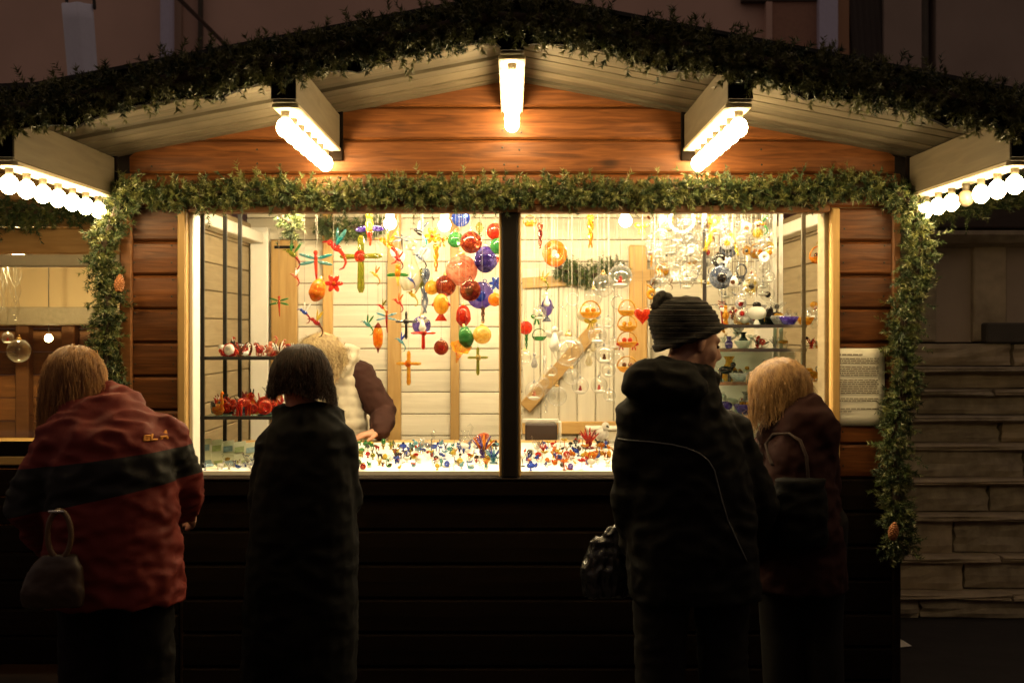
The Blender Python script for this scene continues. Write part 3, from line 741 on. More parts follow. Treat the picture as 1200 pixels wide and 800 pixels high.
def o_fish():
    b = G().ell((0, 0, .08), (.26, .16, .36), n=14, k=10); t = G().loft([np.array([(-.03, -.02, -.22), (.03, -.02, -.22), (.03, .02, -.22), (-.03, .02, -.22)]), np.array([(-.22, -.012, -.5), (.2, -.012, -.5), (.2, .012, -.5), (-.22, .012, -.5)])])
    return [('body', b, 0), ('tail', t, 1), ('fin', wing((.24, 0, .1), .12, .05, .9), 1), ('fin', wing((-.24, 0, .1), .12, .05, -.9), 1)]
def o_heart():
    rings = []; a = np.linspace(0, 2 * math.pi, 40, endpoint=False)
    hx = 16 * np.sin(a) ** 3 / 34; hz = (13 * np.cos(a) - 5 * np.cos(2 * a) - 2 * np.cos(3 * a) - np.cos(4 * a) + 2.5) / 30
    for y, s in ((-.13, .35), (-.11, .75), (-.05, .95), (0, 1), (.05, .95), (.11, .75), (.13, .35)): rings.append(np.stack([hx * s, np.full(40, y), hz * s], 1))
    return [('heart', G().loft(rings), 0)]
def o_icicle():
    g1 = G()
    for k in range(2):
        t = np.linspace(0, 1, 16); r = .07 * (1 - .8 * t) + .01
        g1.tube([(.05 * math.cos(9 * x + k * math.pi), .05 * math.sin(9 * x + k * math.pi), .5 - x) for x in t], list(r), 7)
    return [('icicle', g1, 0)]
def o_lantern(): return [('lantern', G().tube([(0, 0, .28), (0, 0, .1), (0, 0, -.2)], [.14, .17, .15], 14), 0), ('cap', G().tube([(0, 0, .36), (0, 0, .46)], [.13, .05], 10), 1), ('tip', G().tube([(0, 0, -.32), (0, 0, -.48)], [.06, .015], 8), 1)]
def o_angel():
    b = G().tube([(0, 0, .14), (0, 0, -.1), (0, 0, -.42)], [.08, .15, .26], 14); b.ell((0, 0, .3), .13, n=12, k=8)
    return [('gown', b, 0), ('wing', wing((.24, .05, .08), .22, .12, -.7), 1), ('wing', wing((-.24, .05, .08), .22, .12, .7), 1)]
def o_flower():
    g1 = G()
    for i in range(6):
        a = i * math.pi / 3; g1.ell((.22 * math.cos(a), -.04, .22 * math.sin(a)), (.25, .04, .12), roty(-a), 10, 6)
    return [('petals', g1, 0), ('heart_of_flower', G().ell((0, -.09, 0), .09, n=10, k=7), 1)]
def o_trumpet():
    rings = []; a = np.arange(16) / 16 * 2 * math.pi
    for z, r in ((-.5, .03), (-.2, .09), (.1, .17), (.3, .3), (.36, .44)): rings.append(np.stack([r * (1 + .12 * np.cos(5 * a)) * np.cos(a), r * (1 + .12 * np.cos(5 * a)) * np.sin(a), np.full(16, z)], 1) @ rotx(.7).T)
    return [('petal_cup', G().loft(rings, close=False), 0), ('stamen', G().tube([rotx(.7) @ np.array((0, 0, -.1)), rotx(.7) @ np.array((0, 0, .34))], .03, 6), 1)]
def o_basket():
    rings = []; a = np.arange(16) / 16 * 2 * math.pi
    for z, r in ((-.34, .22), (-.28, .36), (-.1, .5), (-.06, .5)): rings.append(np.stack([r * np.cos(a), .7 * r * np.sin(a), np.full(16, z)], 1))
    hd = [(.48 * math.cos(x), 0, -.06 + .5 * math.sin(x)) for x in np.linspace(0, math.pi, 14)]
    return [('bowl', G().loft(rings), 0), ('handle', G().tube(hd, .035, 6), 0), ('trinket', G().ell((-.14, 0, .03), .12, n=10, k=7).ell((.14, 0, .03), .12, n=10, k=7), 1)]
def o_bubble():
    return [('bubble', G().ell((0, 0, 0), .5, n=22, k=15), 'clear'), ('figure', G().ell((0, 0, -.2), (.10, .10, .13), n=10, k=7).ell((0, 0, -.04), .07, n=10, k=7), 0),
            ('snow', G().ell((0, 0, -.36), (.33, .33, .09), n=14, k=6), 'white'), ('cap', G().tube([(0, 0, .48), (0, 0, .57)], [.09, .05], 8), 'silver')]
def o_bow(): return [('bow', G().ell((.22, 0, .05), (.24, .07, .15), roty(-.3), 10, 7).ell((-.22, 0, .05), (.24, .07, .15), roty(.3), 10, 7).tube([(.02, 0, 0), (.16, 0, -.42)], [.05, .07], 6).tube([(-.02, 0, 0), (-.16, 0, -.42)], [.05, .07], 6), 0), ('knot', G().ell((0, -.04, .03), .09, n=8, k=6), 1)]
def o_parrot():
    b = G().ell((0, 0, .1), (.13, .12, .24), n=12, k=9); b.ell((0, -.02, .38), .11, n=10, k=7)
    return [('body', b, 0), ('wing', wing((.24, 0, .0), .26, .09, .1), 1), ('wing', wing((-.24, 0, .0), .26, .09, -.1), 1), ('tail', G().tube([(0, 0, -.1), (.02, 0, -.48)], [.09, .03], 8), 2)]
KIND = {k[2:]: v for k, v in list(globals().items()) if k.startswith('o_')}
OM = {}
thread_me = G().tube([(0, 0, 0), (0, 0, 1)], .0006, 4, round_ends=False).mesh('thread', THREAD)
CATN = {'globe': 'glass ball', 'egg': 'glass egg', 'disc': 'glass disc', 'donut': 'glass ring', 'hoop': 'glass hoop', 'cross': 'glass cross', 'bird': 'glass bird', 'dragonfly': 'glass dragonfly', 'fish': 'glass fish',
        'heart': 'glass heart', 'icicle': 'glass icicle', 'lantern': 'glass lantern', 'angel': 'glass angel', 'flower': 'glass flower', 'trumpet': 'glass flower', 'basket': 'glass basket', 'bubble': 'glass bubble', 'bow': 'glass bow', 'parrot': 'glass parrot'}
def ornament(kind, cols, px, py, hpx, label, Y=None, wr=1., tilt=0., yaw=None, group='glass ornaments hanging in the window', share=None):
    cols = (cols,) if isinstance(cols, str) else cols
    if Y is None: Y = float(rng.choice([.28, .42, .56]))
    h = hpx / S(Y); p = P(px, py, Y)
    key = (kind, cols)
    if key not in OM:
        lst = []
        for pn, gg, sl in KIND[kind]():
            c = sl if isinstance(sl, str) else cols[min(sl, len(cols) - 1)]
            lst.append((pn, gg.mesh(pn, GOLDM if (sl == 'gold') else gm(c))))
        OM[key] = lst
    nm = CATN[kind].replace(' ', '_')
    root = props(link(nm, OM[key][0][1], None, tuple(p), scale=(h * wr, h * wr, h)), label, CATN[kind], share or group)
    root.rotation_euler = (0, tilt, rng.uniform(-.5, .5) if yaw is None else yaw)
    for pn, me in OM[key][1:]: link(pn, me, root)
    # thread up to the rail, as a child cancelling the root's own scale and tilt
    th = link('thread', thread_me, root)
    L = max(.02, 2.13 - (p[2] + h * .45))
    M = root.matrix_basis.inverted() if False else (Matrix.LocRotScale(root.location, root.rotation_euler, root.scale)).inverted()
    th.matrix_local = M @ Matrix.LocRotScale(Vector((p[0], p[1], p[2] + h * .45)), None, Vector((1, 1, L)))
    return root

O = ornament
# ---- left pane
O('bird', ('olive', 'crimson', 'green'), 343, 298, 36, 'dark green glass bird with trailing red tail, furthest left of the hanging birds')
O('dragonfly', ('red', 'teal'), 370, 312, 46, 'red bodied glass dragonfly with teal wings, at the left of the window')
O('bird', ('crimson', 'red', 'teal'), 394, 290, 52, 'green winged glass bird with curling red tail beside the olive cross')
O('bird', ('pink', 'red', 'white'), 346, 324, 22, 'tiny pink glass bird left of the orange egg')
O('egg', ('orange', 'olive'), 372, 340, 28, 'orange and green glass egg hanging above the seller', tilt=.3)
O('flower', ('red', 'orange'), 391, 332, 24, 'small reddish glass flower above the seller')
O('bird', ('blue', 'crimson', 'white'), 357, 366, 26, 'blue winged glass bird close to the tan door panel')
O('bird', ('crimson', 'brown', 'yellow'), 371, 378, 34, 'gold and brown glass bird with long hooked tail just above the fair hair')
O('dragonfly', ('red', 'green'), 327, 358, 28, 'red glass chilli with green leaves on the tan door panel')
O('cross', ('olive', 'red'), 423, 309, 62, 'large olive green glass cross with red centre')
O('parrot', ('yellow', 'violet', 'red'), 433, 268, 40, 'yellow red and purple glass parrot at the window top')
O('bird', ('orange', 'red', 'yellow'), 455, 286, 46, 'yellow glass bird with long red hooked tail near the ceiling spotlight')
O('bird', ('yellow', 'amber', 'orange'), 440, 322, 24, 'small yellow glass bird right of the olive cross')
O('bird', ('crimson', 'dark red', 'red'), 467, 304, 24, 'dark red glass bird left of the white glass figure')
O('parrot', ('orange', 'green', 'yellow'), 466, 322, 26, 'orange glass parrot with green wings left of the white glass figure')
O('dragonfly', ('black', 'grey blue'), 471, 284, 24, 'tiny black glass dragonfly above the white glass figure')
O('angel', ('cream', 'white'), 481, 304, 58, 'large cream white glass angel in the left window')
O('bird', ('black', 'teal', 'grey blue'), 492, 273, 34, 'black and teal glass bird left of the orange flower')
O('flower', ('orange', 'red'), 507, 276, 22, 'orange glass flower at the window top')
O('bow', ('orange', 'red'), 518, 281, 18, 'small orange glass bow beside the green ball')
O('icicle', ('orange',), 511, 303, 30, 'long orange glass stick in the left window')
O('bird', ('grey blue', 'black', 'silver'), 493, 302, 28, 'dark grey glass bird with upswept wings right of the cream angel')
O('globe', ('blue', 'blue'), 540, 255, 22, 'deep blue ribbed glass ball cut by the window head')
O('globe', ('red',), 580, 271, 20, 'small red glass ball next to the dark centre post')
O('globe', ('green',), 534, 281, 19, 'small green glass ball left of the dark red ball')
O('globe', ('dark red',), 552, 284, 26, 'dark red glass ball between the green ball and the violet egg')
O('fish', ('olive', 'green'), 562, 268, 18, 'small green glass fish above the violet egg')
O('egg', ('violet',), 569, 304, 32, 'violet and clear glass egg near the centre post', wr=1.25)
O('globe', ('green',), 584, 288, 20, 'green glass ball half hidden behind the centre post')
O('bow', ('red',), 584, 303, 16, 'red glass bow beside the centre post')
O('globe', ('pink',), 541, 317, 37, 'largest glass ball, salmon pink with orange swirls')
O('globe', ('amber',), 506, 337, 17, 'small amber glass ball left of the dark red disc')
O('globe', ('dark red',), 522, 335, 25, 'dark brown red glass ball below the salmon pink ball')
O('bird', ('yellow', 'yellow', 'amber'), 484, 346, 26, 'yellow glass bird above the white and blue ball')
O('icicle', ('grey blue',), 498, 342, 48, 'long grey blue glass stick between the yellow bird and amber ball')
O('lantern', ('olive', 'olive'), 494, 328, 28, 'small olive glass lantern below the cream angel')
O('bird', ('blue', 'violet', 'white'), 482, 328, 20, 'small blue glass bird under the cream angel')
O('fish', ('amber', 'red'), 517, 359, 34, 'round amber glass fish with red tail', wr=1.15)
O('disc', ('dark red', 'brown'), 551, 340, 26, 'dark brown glass disc overlapping the deep blue disc')
O('disc', ('violet', 'blue'), 563, 346, 32, 'deep blue violet glass disc', tilt=.3)
O('globe', ('orange',), 580, 351, 16, 'small orange glass ball beside the centre post under the blue star')
O('flower', ('blue', 'violet'), 581, 332, 18, 'small blue glass flower beside the centre post')
O('egg', ('red', 'crimson'), 543, 370, 26, 'bright red glass egg above the green egg')
O('egg', ('green',), 546, 395, 26, 'dark green glass egg left of the gold ball', tilt=-.2)
O('globe', ('gold',), 565, 392, 22, 'gold glass ball above the green and gold cross')
O('icicle', ('brown',), 566, 371, 22, 'short brown beaded glass stick above the gold ball')
O('globe', ('violet',), 494, 381, 22, 'dark blue glass ball marked with a white shape')
O('angel', ('white', 'white'), 495, 377, 18, 'small white glass angel in front of the dark blue ball', Y=.2)
O('cross', ('black', 'black'), 476, 381, 30, 'small black glass cross')
O('cross', ('red', 'red'), 496, 394, 28, 'red glass cross below the white and blue ball', wr=1.25)
O('bird', ('teal', 'green', 'green'), 431, 380, 26, 'teal glass bird with raised wings right of the seller')
O('lantern', ('orange', 'dark red'), 443, 396, 36, 'orange red glass lantern above the dark sleeve')
O('dragonfly', ('crimson', 'turquoise'), 453, 376, 30, 'red glass dragonfly with pale blue wings')
O('bird', ('red', 'yellow', 'olive'), 448, 360, 22, 'small red and yellow glass bird over the dragonfly with pale blue wings')
O('bird', ('turquoise', 'teal', 'blue'), 470, 400, 24, 'turquoise glass bird above the amber cross')
O('disc', ('dark red', 'crimson'), 517, 407, 18, 'round dark red glass disc with lighter centre')
O('trumpet', ('orange', 'yellow'), 538, 414, 28, 'orange trumpet shaped glass flower')
O('cross', ('olive', 'gold'), 560, 423, 30, 'green and gold glass cross, lowest beside the centre post')
O('cross', ('amber', 'orange'), 479, 431, 37, 'amber glass cross, lowest of the hanging pieces')
O('bird', ('red', 'crimson', 'orange'), 467, 354, 24, 'red glass bird near the tan stud')
# ---- right pane, left half
O('icicle', ('dark red',), 633, 277, 28, 'dark red glass stick at the left of the right window')
O('icicle', ('orange',), 692, 272, 36, 'orange glass stick at the top of the right window')
O('basket', ('amber', 'gold'), 621, 260, 16, 'amber glass basket at the top beside the centre post')
O('donut', ('orange', 'white'), 650, 297, 32, 'large orange glass ring with a small hole')
O('bird', ('yellow', 'olive', 'yellow'), 637, 328, 24, 'yellow glass bird under the orange ring')
O('fish', ('violet', 'grey blue'), 641, 362, 30, 'blue violet glass fish', wr=.9)
O('globe', ('red',), 616, 384, 16, 'red and white glass ball beside the centre post in the right window')
O('icicle', ('green',), 617, 400, 18, 'small green glass drop beside the centre post')
O('bow', ('green', 'yellow'), 629, 372, 18, 'small green glass bow with yellow knot')
O('basket', ('green', 'clear'), 632, 393, 18, 'clear and green glass basket beside the centre post')
O('bubble', ('red', 'clear'), 727, 324, 28, 'clear glass bubble with a red and white scene beside the fir bough')
O('globe', ('clear',), 707, 335, 27, 'clear glass ball in front of the fir bough')
O('basket', ('amber', 'orange'), 692, 364, 26, 'amber glass boat with an orange rim')
O('bow', ('yellow', 'yellow'), 692, 377, 18, 'yellow glass bow under the amber boat')
O('globe', ('clear',), 666, 411, 36, 'largest clear glass ball')
O('angel', ('white', 'white'), 650, 394, 28, 'white glass angel left of the largest clear ball')
O('bubble', ('white', 'clear'), 700, 392, 22, 'clear glass bubble with a pale figure')
O('bubble', ('brown', 'clear'), 708, 415, 22, 'clear glass bubble with a brown figure')
O('globe', ('clear',), 670, 441, 19, 'clear glass ball directly under the largest clear ball')
O('bubble', ('crimson', 'clear'), 680, 452, 20, 'clear glass bubble with a small dark red figure')
O('bubble', ('red', 'clear'), 702, 451, 20, 'clear glass bubble with a red figure nearest the dark jacket')
O('bubble', ('pink', 'clear'), 626, 458, 22, 'clear glass bubble with a pink figure, lowest beside the centre post')
O('globe', ('clear',), 653, 464, 23, 'clear glass ball with points, lowest of the clear balls')
O('icicle', ('clear',), 640, 470, 26, 'clear glass icicle between the two lowest bubbles')
O('heart', ('red',), 753, 371, 21, 'bright red glass heart beside the knitted hat', yaw=0., Y=.2)
for py, c2, lab in ((362, 'clear', 'topmost amber basket of the column beside the red heart'), (380, 'amber', 'amber basket second in the column beside the red heart'), (399, 'red', 'amber basket with red trinkets in the column under the red heart'), (428, 'brown', 'lowest amber basket of the column beside the hood')):
    O('basket', ('amber', c2), 735, py, 24, lab, Y=.42)
O('bow', ('red', 'red'), 728, 404, 13, 'small red glass bow, left one of the pair under the red heart')
O('bow', ('red', 'red'), 743, 404, 13, 'small red glass bow, right one of the pair under the red heart')
O('hoop', ('white',), 799, 258, 34, 'white glass hoop at the window top', Y=.28)
O('hoop', ('clear',), 783, 290, 56, 'large clear beaded glass hoop above the knitted hat', Y=.42)
O('disc', ('grey blue', 'black'), 853, 292, 22, 'grey blue glass disc above the other grey disc')
O('disc', ('grey blue', 'black'), 845, 325, 28, 'large grey blue glass disc right of the knitted hat')
O('icicle', ('yellow',), 833, 275, 40, 'curved yellow glass strip left of the grey blue discs', tilt=.35)
O('icicle', ('yellow',), 861, 287, 26, 'curved yellow glass strip right of the grey blue discs', tilt=-.35)
O('bird', ('orange', 'green', 'green'), 893, 262, 26, 'orange glass bird with green wings at the window top right')
O('basket', ('amber', 'orange'), 888, 295, 22, 'amber glass basket hanging before the right shelves')
O('flower', ('yellow', 'olive'), 965, 285, 20, 'yellow glass flower near the right window frame')
O('basket', ('orange', 'brown'), 960, 300, 26, 'orange glass basket near the right window frame')
O('bow', ('yellow', 'yellow'), 752, 265, 20, 'yellow glass bow at the window top')
# crowd of small clear and coloured trinkets hanging at the right
pal = ['clear'] * 15 + ['white'] * 3 + ['silver'] * 4 + ['amber', 'cream', 'cream', 'crimson', 'brown', 'black', 'yellow', 'grey blue']
cnt = 0; placed = []
tries = 0
while cnt < 165 and tries < 9000:
    tries += 1
    x, y = rng.uniform(762, 902), rng.uniform(255, 392)
    if x < 845 and y > 335 and x > 775: continue
    if x > 870 and y > 345: continue
    if any((x - a) ** 2 + (y - b) ** 2 < 48 for a, b in placed): continue
    placed.append((x, y)); cnt += 1
    k = rng.choice(['disc', 'globe', 'bubble', 'angel', 'dragonfly', 'icicle', 'flower', 'bird', 'donut', 'hoop'], p=[.2, .14, .14, .08, .07, .07, .08, .08, .06, .08])
    c = str(rng.choice(pal)); c2 = str(rng.choice(['black', 'clear', 'amber', 'clear', 'crimson', 'white', 'brown', 'white']))
    O(k, (c, c2), x, y, rng.uniform(10, 18), '%s %s among the crowd of small trinkets hanging right of the knitted hat' % (c, CATN[k]), share='%s %s hanging in the right crowd' % (c, CATN[k]))
cnt = 0; tries = 0; placed = []
while cnt < 26 and tries < 4000:
    tries += 1
    x, y = rng.uniform(614, 724), rng.uniform(345, 470)
    if any((x - a) ** 2 + (y - b) ** 2 < 120 for a, b in placed): continue
    placed.append((x, y)); cnt += 1
    k = rng.choice(['angel', 'bubble', 'globe', 'icicle', 'hoop', 'bird']); c = str(rng.choice(['clear', 'clear', 'white', 'clear', 'cream', 'silver']))
    O(k, (c, 'clear'), x, y, rng.uniform(12, 20), 'small %s %s hanging among the clear balls left of the man' % (c, CATN[k]), share='small %s %s hanging by the clear balls' % (c, CATN[k]))

# ------------------------------------------------------------------ counter
def cz(y): return 1.008 + .05 * np.clip((y - .06) / .8, 0, 1)
ct = thing('display_counter', 'white sloping display counter behind the window sill, crowded with tiny glass', 'counter', (0, .06, 0))
part('table_top', G().loft([np.array([(-1.39, y, cz(y) - .02), (1.39, y, cz(y) - .02), (1.39, y, cz(y)), (-1.39, y, cz(y))]) for y in (.062, .88)]), CLOTHW, ct, off=(0, .06, 0))
part('front_edge', G().box((-.01, .066, 1.0), (2.5, .012, .035)), WHITE, ct, off=(0, .06, 0))
part('back_ledge', G().box((-.35, .975, 1.036), (1.9, .18, .036), bev=.005), WPINE_H, ct, off=(0, .06, 0))
part('cabinet_front', G().box((0, .86, .5), (2.78, .03, 1.0)), WWASH, ct, off=(0, .06, 0))
def f_animal():
    g1 = G().ell((0, 0, .5), (.34, .16, .18), n=9, k=6); g1.ell((-.36, 0, .72), (.14, .11, .13), n=8, k=5); g1.tube([(-.26, 0, .56), (-.36, 0, .7)], .09, 6)
    for sx in (-.2, .22):
        for sy in (-.09, .09): g1.tube([(sx, sy, .42), (sx, sy, .03)], [.06, .045], 5)
    g1.tube([(-.38, .06, .8), (-.40, .08, .95)], [.04, .02], 5, m=1).tube([(-.38, -.06, .8), (-.40, -.08, .95)], [.04, .02], 5, m=1).tube([(.32, 0, .56), (.46, 0, .7)], [.04, .015], 5, m=1); return g1
def f_swan():
    return G().ell((0, 0, .25), (.38, .22, .22), n=10, k=6).tube([(-.28, 0, .3), (-.4, 0, .55), (-.3, 0, .8), (-.4, 0, .92), (-.5, 0, .86)], [.09, .06, .05, .06, .02], 6).ell((.1, .15, .38), (.3, .04, .16), roty(-.4), 8, 5, 1).ell((.1, -.15, .38), (.3, .04, .16), roty(-.4), 8, 5, 1)
def f_bird():
    return G().ell((0, 0, .35), (.26, .18, .2), roty(.4), 9, 6).ell((-.2, 0, .6), .12, n=8, k=5).tube([(-.3, 0, .6), (-.42, 0, .57)], [.04, .008], 5, m=1).ell((.28, 0, .28), (.25, .08, .05), roty(-.4), 8, 5, 1).tube([(0, 0, .2), (0, 0, .02)], .03, 5, m=1).ell((0, 0, .02), (.16, .16, .03), n=8, k=4)
def f_flower():
    g1 = G().tube([(0, 0, 0), (.05, 0, .55)], .035, 5, m=1).ell((0, 0, .03), (.2, .2, .04), n=8, k=4, m=1)
    for i in range(5):
        a = i * 1.2566; g1.ell((.05 + .2 * math.cos(a), .2 * math.sin(a), .72), (.24, .12, .05), rotz(a) @ roty(-.6), 8, 5)
    return g1.ell((.05, 0, .7), .09, n=7, k=5, m=1)
def f_fish(): return G().ell((0, 0, .42), (.36, .12, .24), n=10, k=6).ell((.42, 0, .45), (.14, .03, .22), roty(.3), 7, 5, 1).ell((0, 0, .7), (.16, .025, .12), n=7, k=5, m=1).tube([(0, 0, .2), (0, 0, 0)], [.05, .14], 7)
def f_snail(): return G().torus((.06, 0, .36), .19, .15, 12, 7).tube([(.35, 0, .06), (-.1, 0, .08), (-.34, 0, .12), (-.4, 0, .35)], [.05, .09, .09, .05], 7, m=1)
def f_star():
    g1 = G().ell((0, 0, .2), .14, n=8, k=5)
    for i in range(9):
        a = i * .698; e = .5 + .4 * ((i * 7) % 5) / 5
        g1.tube([(0, 0, .2), (.42 * math.cos(a) * math.cos(e), .42 * math.sin(a) * math.cos(e), .2 + .75 * math.sin(e))], [.06, .02], 5, m=i % 2)
    return g1.ell((0, 0, .03), (.22, .22, .04), n=8, k=4)
def f_vase(): return G().loft([np.stack([r * np.cos(np.arange(10) * .6283), r * np.sin(np.arange(10) * .6283), np.full(10, z)], 1) for z, r in ((0, .2), (.15, .3), (.45, .33), (.7, .15), (.85, .14), (1, .24))]).ell((0, 0, .4), (.34, .34, .12), n=10, k=5, m=1)
def f_bowl(): return G().loft([np.stack([r * np.cos(np.arange(12) * .5236), r * np.sin(np.arange(12) * .5236), np.full(12, z)], 1) for z, r in ((0, .2), (.08, .3), (.4, .5), (.44, .47), (.12, .2))]).ell((.1, 0, .4), .16, n=8, k=5, m=1).ell((-.14, .1, .4), .16, n=8, k=5, m=1)
FK = {'animal': f_animal, 'swan': f_swan, 'bird': f_bird, 'flower': f_flower, 'fish': f_fish, 'snail': f_snail, 'starburst': f_star, 'vase': f_vase, 'bowl': f_bowl}
FM = {}
def figurine(kind, c1, c2, pos, h, place):
    key = (kind, c1, c2)
    if key not in FM: FM[key] = FK[kind]().mesh('glass_' + kind, [gm(c1), gm(c2)])
    o = link('glass_' + kind, FM[key], None, tuple(pos), scale=h); o.rotation_euler = (0, 0, rng.uniform(-1.2, 1.2) + (math.pi if rng.random() < .4 else 0))
    nm = ' and '.join([c1] if c1 == c2 else [c1, c2])
    article = 'glass ' + kind
    return props(o, 'small %s %s %s' % (nm, article, place), article, '%s %s %s' % (nm, article, place))
def crowd(n, x0, x1, ya, yb, pal, pal2, kinds, hmin, hmax, place, z=None, xy=None, sep=.028):
    done = []; t_ = 0
    while len(done) < n and t_ < n * 60:
        t_ += 1
        y = rng.uniform(ya, yb); px = rng.uniform(x0, x1); x = (px - 600) * (5 + y) / 1475
        if any((x - a) ** 2 + (y - b) ** 2 < sep ** 2 for a, b in done): continue
        done.append((x, y))
        figurine(str(rng.choice(kinds)), str(rng.choice(pal)), str(rng.choice(pal2)), (x, y, (cz(y) if z is None else z) + .001), rng.uniform(hmin, hmax), place)
ALLK = ['animal', 'swan', 'bird', 'flower', 'fish', 'snail', 'starburst']
crowd(44, 240, 322, .12, .55, ['blue', 'white', 'clear', 'silver', 'white'], ['blue', 'clear', 'white', 'gold'], ALLK, .028, .042, 'at the left end of the counter by the leaflets')
crowd(34, 420, 470, .12, .8, ['green', 'black', 'crimson', 'olive', 'yellow', 'clear'], ['green', 'clear', 'brown'], ALLK, .028, .045, 'on the counter below the seller’s hand')
crowd(85, 465, 585, .12, .8, ['clear', 'turquoise', 'blue', 'white', 'blue', 'clear', 'yellow', 'black', 'teal'], ['clear', 'blue', 'black', 'white', 'red'], ALLK, .026, .05, 'on the counter between the seller and the centre post')
crowd(85, 612, 722, .12, .8, ['white', 'white', 'clear', 'red', 'orange', 'amber', 'blue', 'crimson', 'black', 'yellow'], ['clear', 'white', 'black', 'red', 'brown'], ALLK, .026, .055, 'on the counter right of the centre post')
crowd(16, 875, 965, .12, .6, ['white', 'clear', 'silver', 'red', 'green'], ['clear', 'white', 'black'], ALLK, .03, .06, 'on the counter behind the two customers at right')
for kd, a, b, px, y, h, lab in (('starburst', 'violet', 'orange', 566, .45, .13, 'spiky purple and orange glass starburst standing on the counter by the centre post'), ('starburst', 'turquoise', 'blue', 578, .3, .09, 'blue spiky glass starburst next to the centre post'),
        ('swan', 'clear', 'pink', 562, .75, .11, 'tall clear glass swan at the back of the counter by the centre post'), ('starburst', 'crimson', 'red', 690, .7, .12, 'red spiky glass starburst at the back of the right counter'),
        ('bird', 'white', 'black', 706, .75, .16, 'white and black long winged glass bird at the back of the right counter'), ('vase', 'clear', 'clear', 545, .7, .08, 'clear glass vase at the back of the counter'),
        ('swan', 'clear', 'clear', 500, .6, .10, 'wide clear glass swan on the counter under the amber cross'), ('fish', 'blue', 'blue', 622, .12, .05, 'deep blue glass fish at the front of the right counter'), ('snail', 'violet', 'red', 668, .14, .04, 'violet and red glass snail at the front of the right counter'),
        ('bowl', 'orange', 'amber', 693, .4, .06, 'orange glass bowl on the right counter')):
    o = figurine(kd, a, b, ((px - 600) * (5 + y) / 1475, y, cz(y) + .001), h, 'x'); o['label'] = lab; del o['group']
# dark till, white crate, box behind the right pane
tl = thing('cash_till', 'dark till box standing behind the right counter', 'till', tuple(P(634, 520, 1.15)))
q = P(634, 509, 1.15); part('casing', G().box(q, (.155, .14, .115), bev=.008), plain('till_plastic', (.03, .02, .02), .4), tl, off=P(634, 520, 1.15))
part('frame', G().box(q + np.array((0, .07, .062)), (.18, .03, .02), bev=.003).box(q + np.array((.092, .0, .0)), (.014, .06, .13), bev=.003), WHITE, tl, off=P(634, 520, 1.15))
part('stand', G().box((q[0], 1.15, .74), (.3, .2, .60), bev=.006), WWASH, tl, off=P(634, 520, 1.15))
cr = thing('white_crate', 'white wooden crate behind the right counter', 'crate', tuple(P(707, 520, 1.3)))
q = P(707, 514, 1.3); co_ = P(707, 520, 1.3)
part('box', G().box((q[0], q[1], q[2] - .3), (.16, .14, .70), bev=.006), WWASH_V, cr, off=co_)
part('lid_rim', G().box((q[0], q[1] - .004, q[2] + .055), (.175, .15, .014), bev=.003), WHITE, cr, off=co_)
# back door with Z brace in the right window
dr = thing('back_door', 'white boarded back door with a tan diagonal brace', 'door', tuple(P(690, 620, 1.96) * (1, 1, 0))); do_ = P(690, 620, 1.96) * (1, 1, 0)
dme = G().box((0, 0, .97), (.098, .022, 1.9), bev=.005).mesh('door_board', WWASH_V, False)
for k in range(7):
    x = P(612, 0, 1.96)[0] + .05 + .1015 * k
    link('door_board', dme, dr, (x - do_[0], 0, 0))
def bar(a, b, w, y, mat, name, root, off):
    a = np.array(a); b = np.array(b); d = b - a; L = np.linalg.norm(d); ang = math.atan2(d[2], d[0])
    part(name, G().box((a + b) / 2, (L, .022, w), roty(-ang), bev=.004), mat, root, off=off)
bar(P(612, 332, 1.935), P(768, 322, 1.935), .062, 0, WPINE_H, 'rail', dr, do_)
bar(P(612, 501, 1.935), P(735, 501, 1.935), .07, 0, WPINE_H, 'rail', dr, do_)
bar(P(615, 478, 1.912), P(700, 382, 1.912), .075, 0, WPINE_H, 'brace', dr, do_)
part('door_post', G().box((P(748, 0, 1.93)[0], 1.95, 1.05), (.10, .05, 2.0), bev=.006), WPINE_V, dr, off=do_)
# ------------------------------------------------------------------ glass shelves
SG = glass('shelf_green', (.30, .45, .38), .75)
def shelf_unit(label, sx, zs, xa, xb, ya, yb, upr, back):
    t = thing('display_shelf', label, 'shelf', (sx * 1.25, ya, 1.0), 'glass display shelves at the window ends'); o_ = (sx * 1.25, ya, 1.0)
    for z in zs: part('glass_shelf', G().box(((xa + xb) / 2, (ya + yb) / 2, z), (xb - xa, yb - ya, .008), bev=.001), SG, t, off=o_); part('shelf_lip', G().box(((xa + xb) / 2, ya - .004, z), (xb - xa, .006, .014)), DGREY if sx < 0 else CHROME, t, off=o_)
    for (x, y, m) in upr: part('upright', G().box((x, y, 1.56), (.016, .016, 1.1)), m, t, off=o_)
    return t
lx0 = P(236, 0, .22)[0]
shelf_unit('glass shelves on dark uprights at the left end of the window', -1, (1.468, 1.222), lx0, P(352, 0, .35)[0], .2, .5, [(lx0 + .01, .2, DGREY), (P(283, 0, .55)[0], .52, DGREY), (lx0 + .03, .52, DGREY)], 0)
crowd(24, 262, 342, .22, .48, ['red', 'crimson', 'pink', 'white', 'black', 'brown'], ['white', 'crimson', 'black'], ['animal', 'bird', 'snail', 'starburst', 'swan'], .05, .09, 'on the upper left glass shelf', z=1.473, sep=.028)
crowd(30, 250, 335, .22, .48, ['red', 'crimson', 'orange', 'white', 'green', 'red', 'grey blue'], ['white', 'orange', 'crimson', 'black'], ['animal', 'bird', 'snail', 'starburst', 'swan'], .05, .115, 'on the lower left glass shelf', z=1.227, sep=.028)
